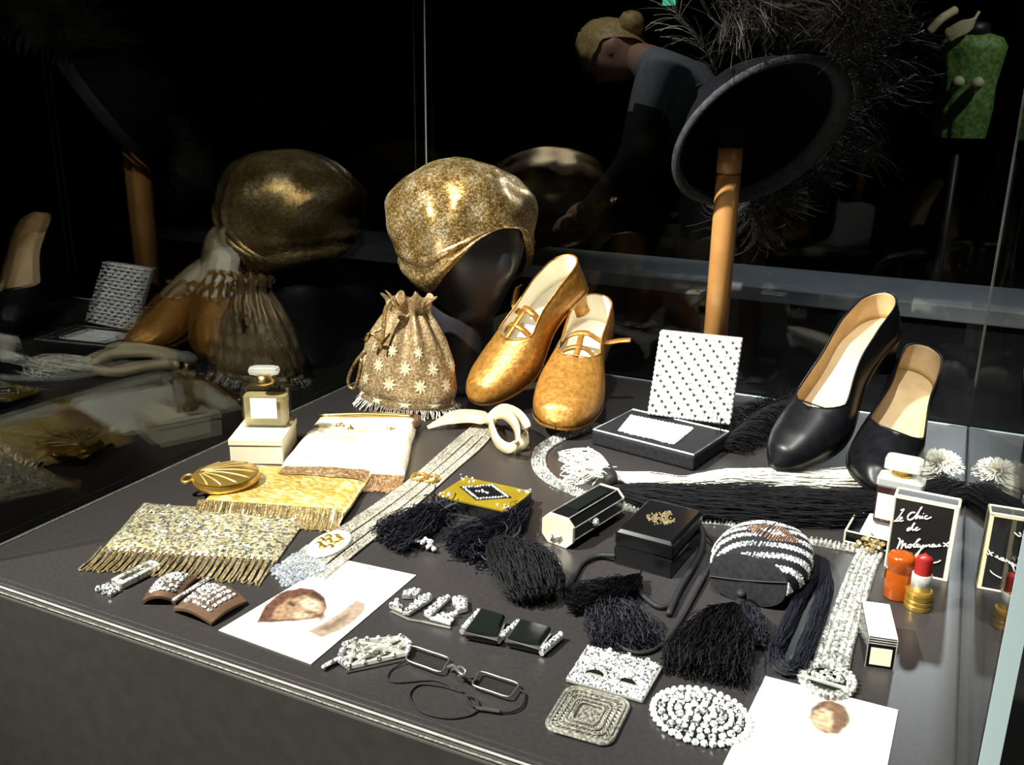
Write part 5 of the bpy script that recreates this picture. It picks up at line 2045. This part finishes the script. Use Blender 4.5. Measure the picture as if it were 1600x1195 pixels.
def bullet(u, v):
    a = 2 * PI * u
    z = .032 + .020 * v
    r = .0070 if v < .75 else .0070 * math.sqrt(max(0, 1 - ((v - .75) / .25) ** 2))
    zz = z - (.0035 * (math.sin(a) * .5 + .5) if v > .6 else 0)
    return LT_ @ Vector((r * math.cos(a), r * math.sin(a), zz))


q.grid(bullet, 28, 20, wrap=True)
obj('red_bullet', q, 'lipred', li, smooth=True)

# ---- small white and black carton
ZS = .026
s0, s1 = g(1350, 1040), g(1397, 1047)
sx_ = (s1 - s0).normalized()
SW = (s1 - s0).length
sk = g(1407, 947, ZS)
SDp = (Vector((sk.x, sk.y, 0)) - s1).dot(Vector((-sx_.y, sx_.x, 0)))
sM = frame(s0, sx_)
sc_ = thing('scent_carton', 'small carton with a white top and a black end bearing a cream label', 'box', sM @ Vector((SW / 2, SDp / 2, 0)))
obj('carton', B().box((SW / 2, SDp / 2, ZS / 2), (SW, SDp, ZS), sM), 'black', sc_, bevel=.0004)
obj('top_sheet', B().box((SW / 2, SDp / 2, ZS + .0003), (SW * .96, SDp * .98, .0006), sM), 'white', sc_)
obj('end_label', B().box((SW / 2, -.0004, ZS * .38), (SW * .70, .0006, ZS * .55), sM), 'cream', sc_)
q = B()
for z in (ZS * .80, ZS * .88, ZS * .96):
    q.box((SW / 2, -.0003, z), (SW * .94, .0006, .0006), sM)
for x in (.0006, SW - .0006):
    q.box((x, -.0003, ZS / 2), (.0007, .0006, ZS), sM)
obj('end_lines', q, 'silver', sc_)

# ================================================================== the gallery beyond the glass
# ---- visitor bending over another case
PV = 3.2


def skin_body(joints, edges, mats_by, name, T):
    """one continuous body grown over a skeleton; joints: (point, radius)"""
    me = bpy.data.meshes.new(name)
    base = root_base(T)
    me.from_pydata([tuple(Vector(p) - base) for p, r in joints], edges, [])
    o = bpy.data.objects.new(name, me)
    COL.objects.link(o)
    md = o.modifiers.new('skin', 'SKIN')
    md.use_smooth_shade = True
    for v, (p, r) in zip(me.skin_vertices[0].data, joints):
        v.radius = (r, r) if not isinstance(r, tuple) else r
        v.use_root = False
    me.skin_vertices[0].data[0].use_root = True
    ms = o.modifiers.new('sub', 'SUBSURF')
    ms.levels = ms.render_levels = 2
    dg = bpy.context.evaluated_depsgraph_get()
    m2 = bpy.data.meshes.new_from_object(o.evaluated_get(dg))
    o.modifiers.clear()
    o.data = m2
    m2.name = name
    for m in mats_by[0]:
        m2.materials.append(MT[m])
    for p in m2.polygons:
        p.material_index = mats_by[1](p.center + base)
        p.use_smooth = True
    o.parent = T
    return o


hv_ = at(958, 82, PV)
ch = at(1040, 118, PV)
hp = at(1120, 215, PV)
vt = thing('person', 'visitor in a grey top with blond pinned up hair, bending beyond the back glass', 'person', (hp.x, hp.y, -D))
nk = at(1003, 92, PV)
dep = Vector((0, 1, 0))
ft = -D + .03
J = [(hp, .15), (hp.lerp(ch, .5) + Vector((0, 0, .03)), .13), (ch, .145), (nk, .06), (hv_.lerp(nk, .35), .055),
     (ch + dep * .16 + Vector((.02, 0, .0)), .075), (ch + dep * .19 + Vector((-.06, 0, -.27)), .05), (ch + dep * .14 + Vector((-.24, 0, -.42)), .037), (ch + dep * .12 + Vector((-.31, 0, -.45)), .03),
     (ch - dep * .16 + Vector((.02, 0, .0)), .075), (ch - dep * .19 + Vector((-.04, 0, -.27)), .05), (ch - dep * .14 + Vector((-.20, 0, -.44)), .037), (ch - dep * .12 + Vector((-.27, 0, -.47)), .03),
     (hp + dep * .09 + Vector((.01, 0, -.12)), .105), (Vector((hp.x - .02, hp.y + .10, -D + .50)), .065), (Vector((hp.x + .04, hp.y + .10, -D + .09)), .045), (Vector((hp.x - .12, hp.y + .11, ft)), .035),
     (hp - dep * .09 + Vector((.01, 0, -.12)), .105), (Vector((hp.x - .02, hp.y - .10, -D + .50)), .065), (Vector((hp.x + .04, hp.y - .10, -D + .09)), .045), (Vector((hp.x - .12, hp.y - .11, ft)), .035)]
E_ = [(0, 1), (1, 2), (2, 3), (3, 4), (2, 5), (5, 6), (6, 7), (7, 8), (2, 9), (9, 10), (10, 11), (11, 12), (0, 13), (13, 14), (14, 15), (15, 16), (0, 17), (17, 18), (18, 19), (19, 20)]


def who(p):
    if p.z < hp.z - .06 and p.x > ch.x - .06:
        return 2
    if (p - nk).length < .07 or p.x < nk.x - .02 and p.z > ch.z - .06:
        return 0
    if p.z < ch.z - .42 and p.x < ch.x - .24:
        return 0
    if p.z < ch.z - .10 and p.x < ch.x + .05:
        return 2
    return 1


skin_body(J, E_, (['skin', 'greytop', 'darkcloth'], who), 'body', vt)
for (iw, ih) in ((7, 8), (11, 12)):          # five fingers on each hand, slightly curled
    wr_, hn = Vector(J[iw][0]), Vector(J[ih][0])
    dh = (hn - wr_).normalized()
    q = B()
    for k, (off, ln) in enumerate(((-.030, .045), (-.020, .075), (-.005, .085), (.010, .080), (.024, .062))):
        sp0 = hn + dep * off
        d1 = (dh + dep * off * (14 if k == 0 else 4)).normalized()
        q.tube(spline([sp0 - dh * .01, sp0 + d1 * ln * .5, sp0 + d1 * ln * .8 + Vector((0, 0, -.012)), sp0 + d1 * ln * .95 + Vector((0, 0, -.030))], 4), .0085, 7)
    obj('fingers', q, 'skin', vt, smooth=True)
fd = (Vector((-.45, -.35, -.8))).normalized()        # where the face looks
uph = Vector((-.75, .1, .65))
uph = (uph - fd * uph.dot(fd)).normalized()
sdh = uph.cross(fd)


def vhead(u, v):
    a, ph = 2 * PI * u, PI * v
    c_, s_ = math.cos(a), math.sin(a)
    z = math.cos(ph)
    r = math.sin(ph)
    tp_ = 1 if z > 0 else 1 - .3 * (-z) ** 1.4
    x = .095 * r * c_ * tp_
    y = .075 * r * s_ * tp_
    if c_ > 0:
        x += max(0, 1 - abs(s_) * 4) * .02 * math.exp(-((z + .15) / .16) ** 2) * r
        x -= max(0, 1 - abs(abs(s_) - .38) * 5) * .008 * math.exp(-((z - .05) / .1) ** 2)
        x += max(0, 1 - abs(s_) * 3) * .006 * math.exp(-((z + .5) / .07) ** 2)
    if abs(s_) > .9 and c_ < .2:
        y += math.copysign(.014, s_) * math.exp(-((z + .05) / .2) ** 2)
    return hv_ + fd * x + sdh * y + uph * (z * .125)


q = B()
q.grid(vhead, 36, 26, wrap=True)
obj('head', q, 'skin', vt, smooth=True)
q = B()


def vhair(u, v):
    a, ph = 2 * PI * u, PI * v * (.44 + .30 * max(0, -math.cos(2 * PI * u)))
    n1 = mnoise.noise(Vector((math.cos(a) * 4, math.sin(a) * 4, v * 5))) * .008
    return hv_ + fd * ((.106 + n1) * math.sin(ph) * math.cos(a)) + sdh * ((.088 + n1) * math.sin(ph) * math.sin(a)) + uph * ((.138 + n1) * math.cos(ph))


q.grid(vhair, 40, 16, wrap=True)
bn = at(986, 38, PV)
q.lathe([(.002, -.045), (.03, -.038), (.045, -.01), (.044, .015), (.028, .038), (.002, .045)], 18, Matrix.Translation(bn))
obj('hair', q, 'hair', vt, smooth=True)

# ---- green dress on a dressmaker's form
PD = 4.0
dz0, dz1 = at(1498, 215, PD), at(1500, 52, PD)
gd = thing('dress_form', 'green silk dress with pale chiffon collar on a dress form beyond the glass', 'mannequin', (dz0.x, dz0.y, -D))
gx, gy = dz0.x, PD
h_ = dz1.z - dz0.z
q = B()


def dress(u, v):
    a = 2 * PI * u
    prof = [(0, .085), (.3, .098), (.5, .098), (.7, .108), (.88, .115), (.96, .095), (1, .05)]
    for p, r_ in zip(prof, prof[1:]):
        if v <= r_[0]:
            r = p[1] + (r_[1] - p[1]) * (v - p[0]) / (r_[0] - p[0])
            break
    fold = 1 + .05 * math.sin(a * 13) * (1 - v) + .02 * math.sin(a * 7 + v * 8)
    return Vector((gx + r * fold * math.cos(a), gy + r * .7 * fold * math.sin(a), dz0.z + h_ * v))


q.grid(dress, 64, 24, wrap=True)
obj('dress', q, 'green', gd, smooth=True)
for (pts, w__) in (([at(1478, 58, PD - .09), at(1498, 46, PD - .10), at(1518, 36, PD - .09), at(1530, 18, PD - .06)], [.03, .05, .055, .05, .05, .05, .05, .05, .05, .05, .045, .04, .035, .03, .02, .015, .01, .01, .01]),):
    P_ = spline(pts, 6)
    q = B()
    q.ribbon(P_, w__[:len(P_)], .01, (.3, 0, 1))
    obj('collar', q, 'pale', gd, smooth=True, bevel=.003)
q = B()
q.tube(spline([at(1451, 50, PD - .05), at(1470, 30, PD - .05), at(1492, 16, PD)], 6), .016, 8)
obj('shoulder_scarf', q, 'pale', gd, smooth=True)
for (pts) in ([(1505, 122), (1494, 132), (1487, 146)], [(1536, 124), (1524, 134), (1517, 152)]):
    q = B()
    q.tube(spline([at(*p, PD - .11) for p in pts], 6), [.016, .026, .032, .035, .036, .036, .034, .032, .028, .024, .020, .014, .008], 10, flat=.6)
    obj('glove', q, 'pale', gd, smooth=True)
obj('stand_pole', B().lathe([(.015, -D + .02), (.015, dz0.z + .02)], 12, Matrix.Translation((gx, gy, 0))), 'head', gd, smooth=True)
obj('stand_base', B().lathe([(.18, -D), (.18, -D + .015), (.03, -D + .025)], 28, Matrix.Translation((gx, gy, 0))), 'head', gd)
obj('neck_cap', B().lathe([(.055, dz1.z - .01), (.05, dz1.z + .03), (.02, dz1.z + .04), (0, dz1.z + .04)], 20, Matrix.Translation((gx, gy, 0))), 'head', gd, smooth=True)

# ---- green exit light far behind
ex_ = at(1041, 0, 6.3)
xs_ = thing('exit_light', 'small glowing green exit light on the far dark wall', 'sign', (ex_.x, 6.37, ex_.z - .05))
obj('housing', B().box((ex_.x, 6.385, ex_.z), (.10, .03, .07)), 'head', xs_)
obj('lit_face', B().box((ex_.x, 6.365, ex_.z), (.085, .012, .055)), 'exit', xs_)

# ---- added pale slab standing in for a reflection in the back glass
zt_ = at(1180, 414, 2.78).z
np_ = thing('reflection_slab', 'pale grey slab beyond the back glass standing in for a reflection', 'plinth', (0.1, 2.62, -D))
obj('slab_top', B().box((0.1, 2.62, zt_ - .02), (2.6, .32, .04)), 'palegrey', np_, bevel=.004)
obj('slab_body', B().box((0.1, 2.63, (zt_ - .04 - D) / 2), (2.5, .26, D + zt_ - .04)), 'head', np_)
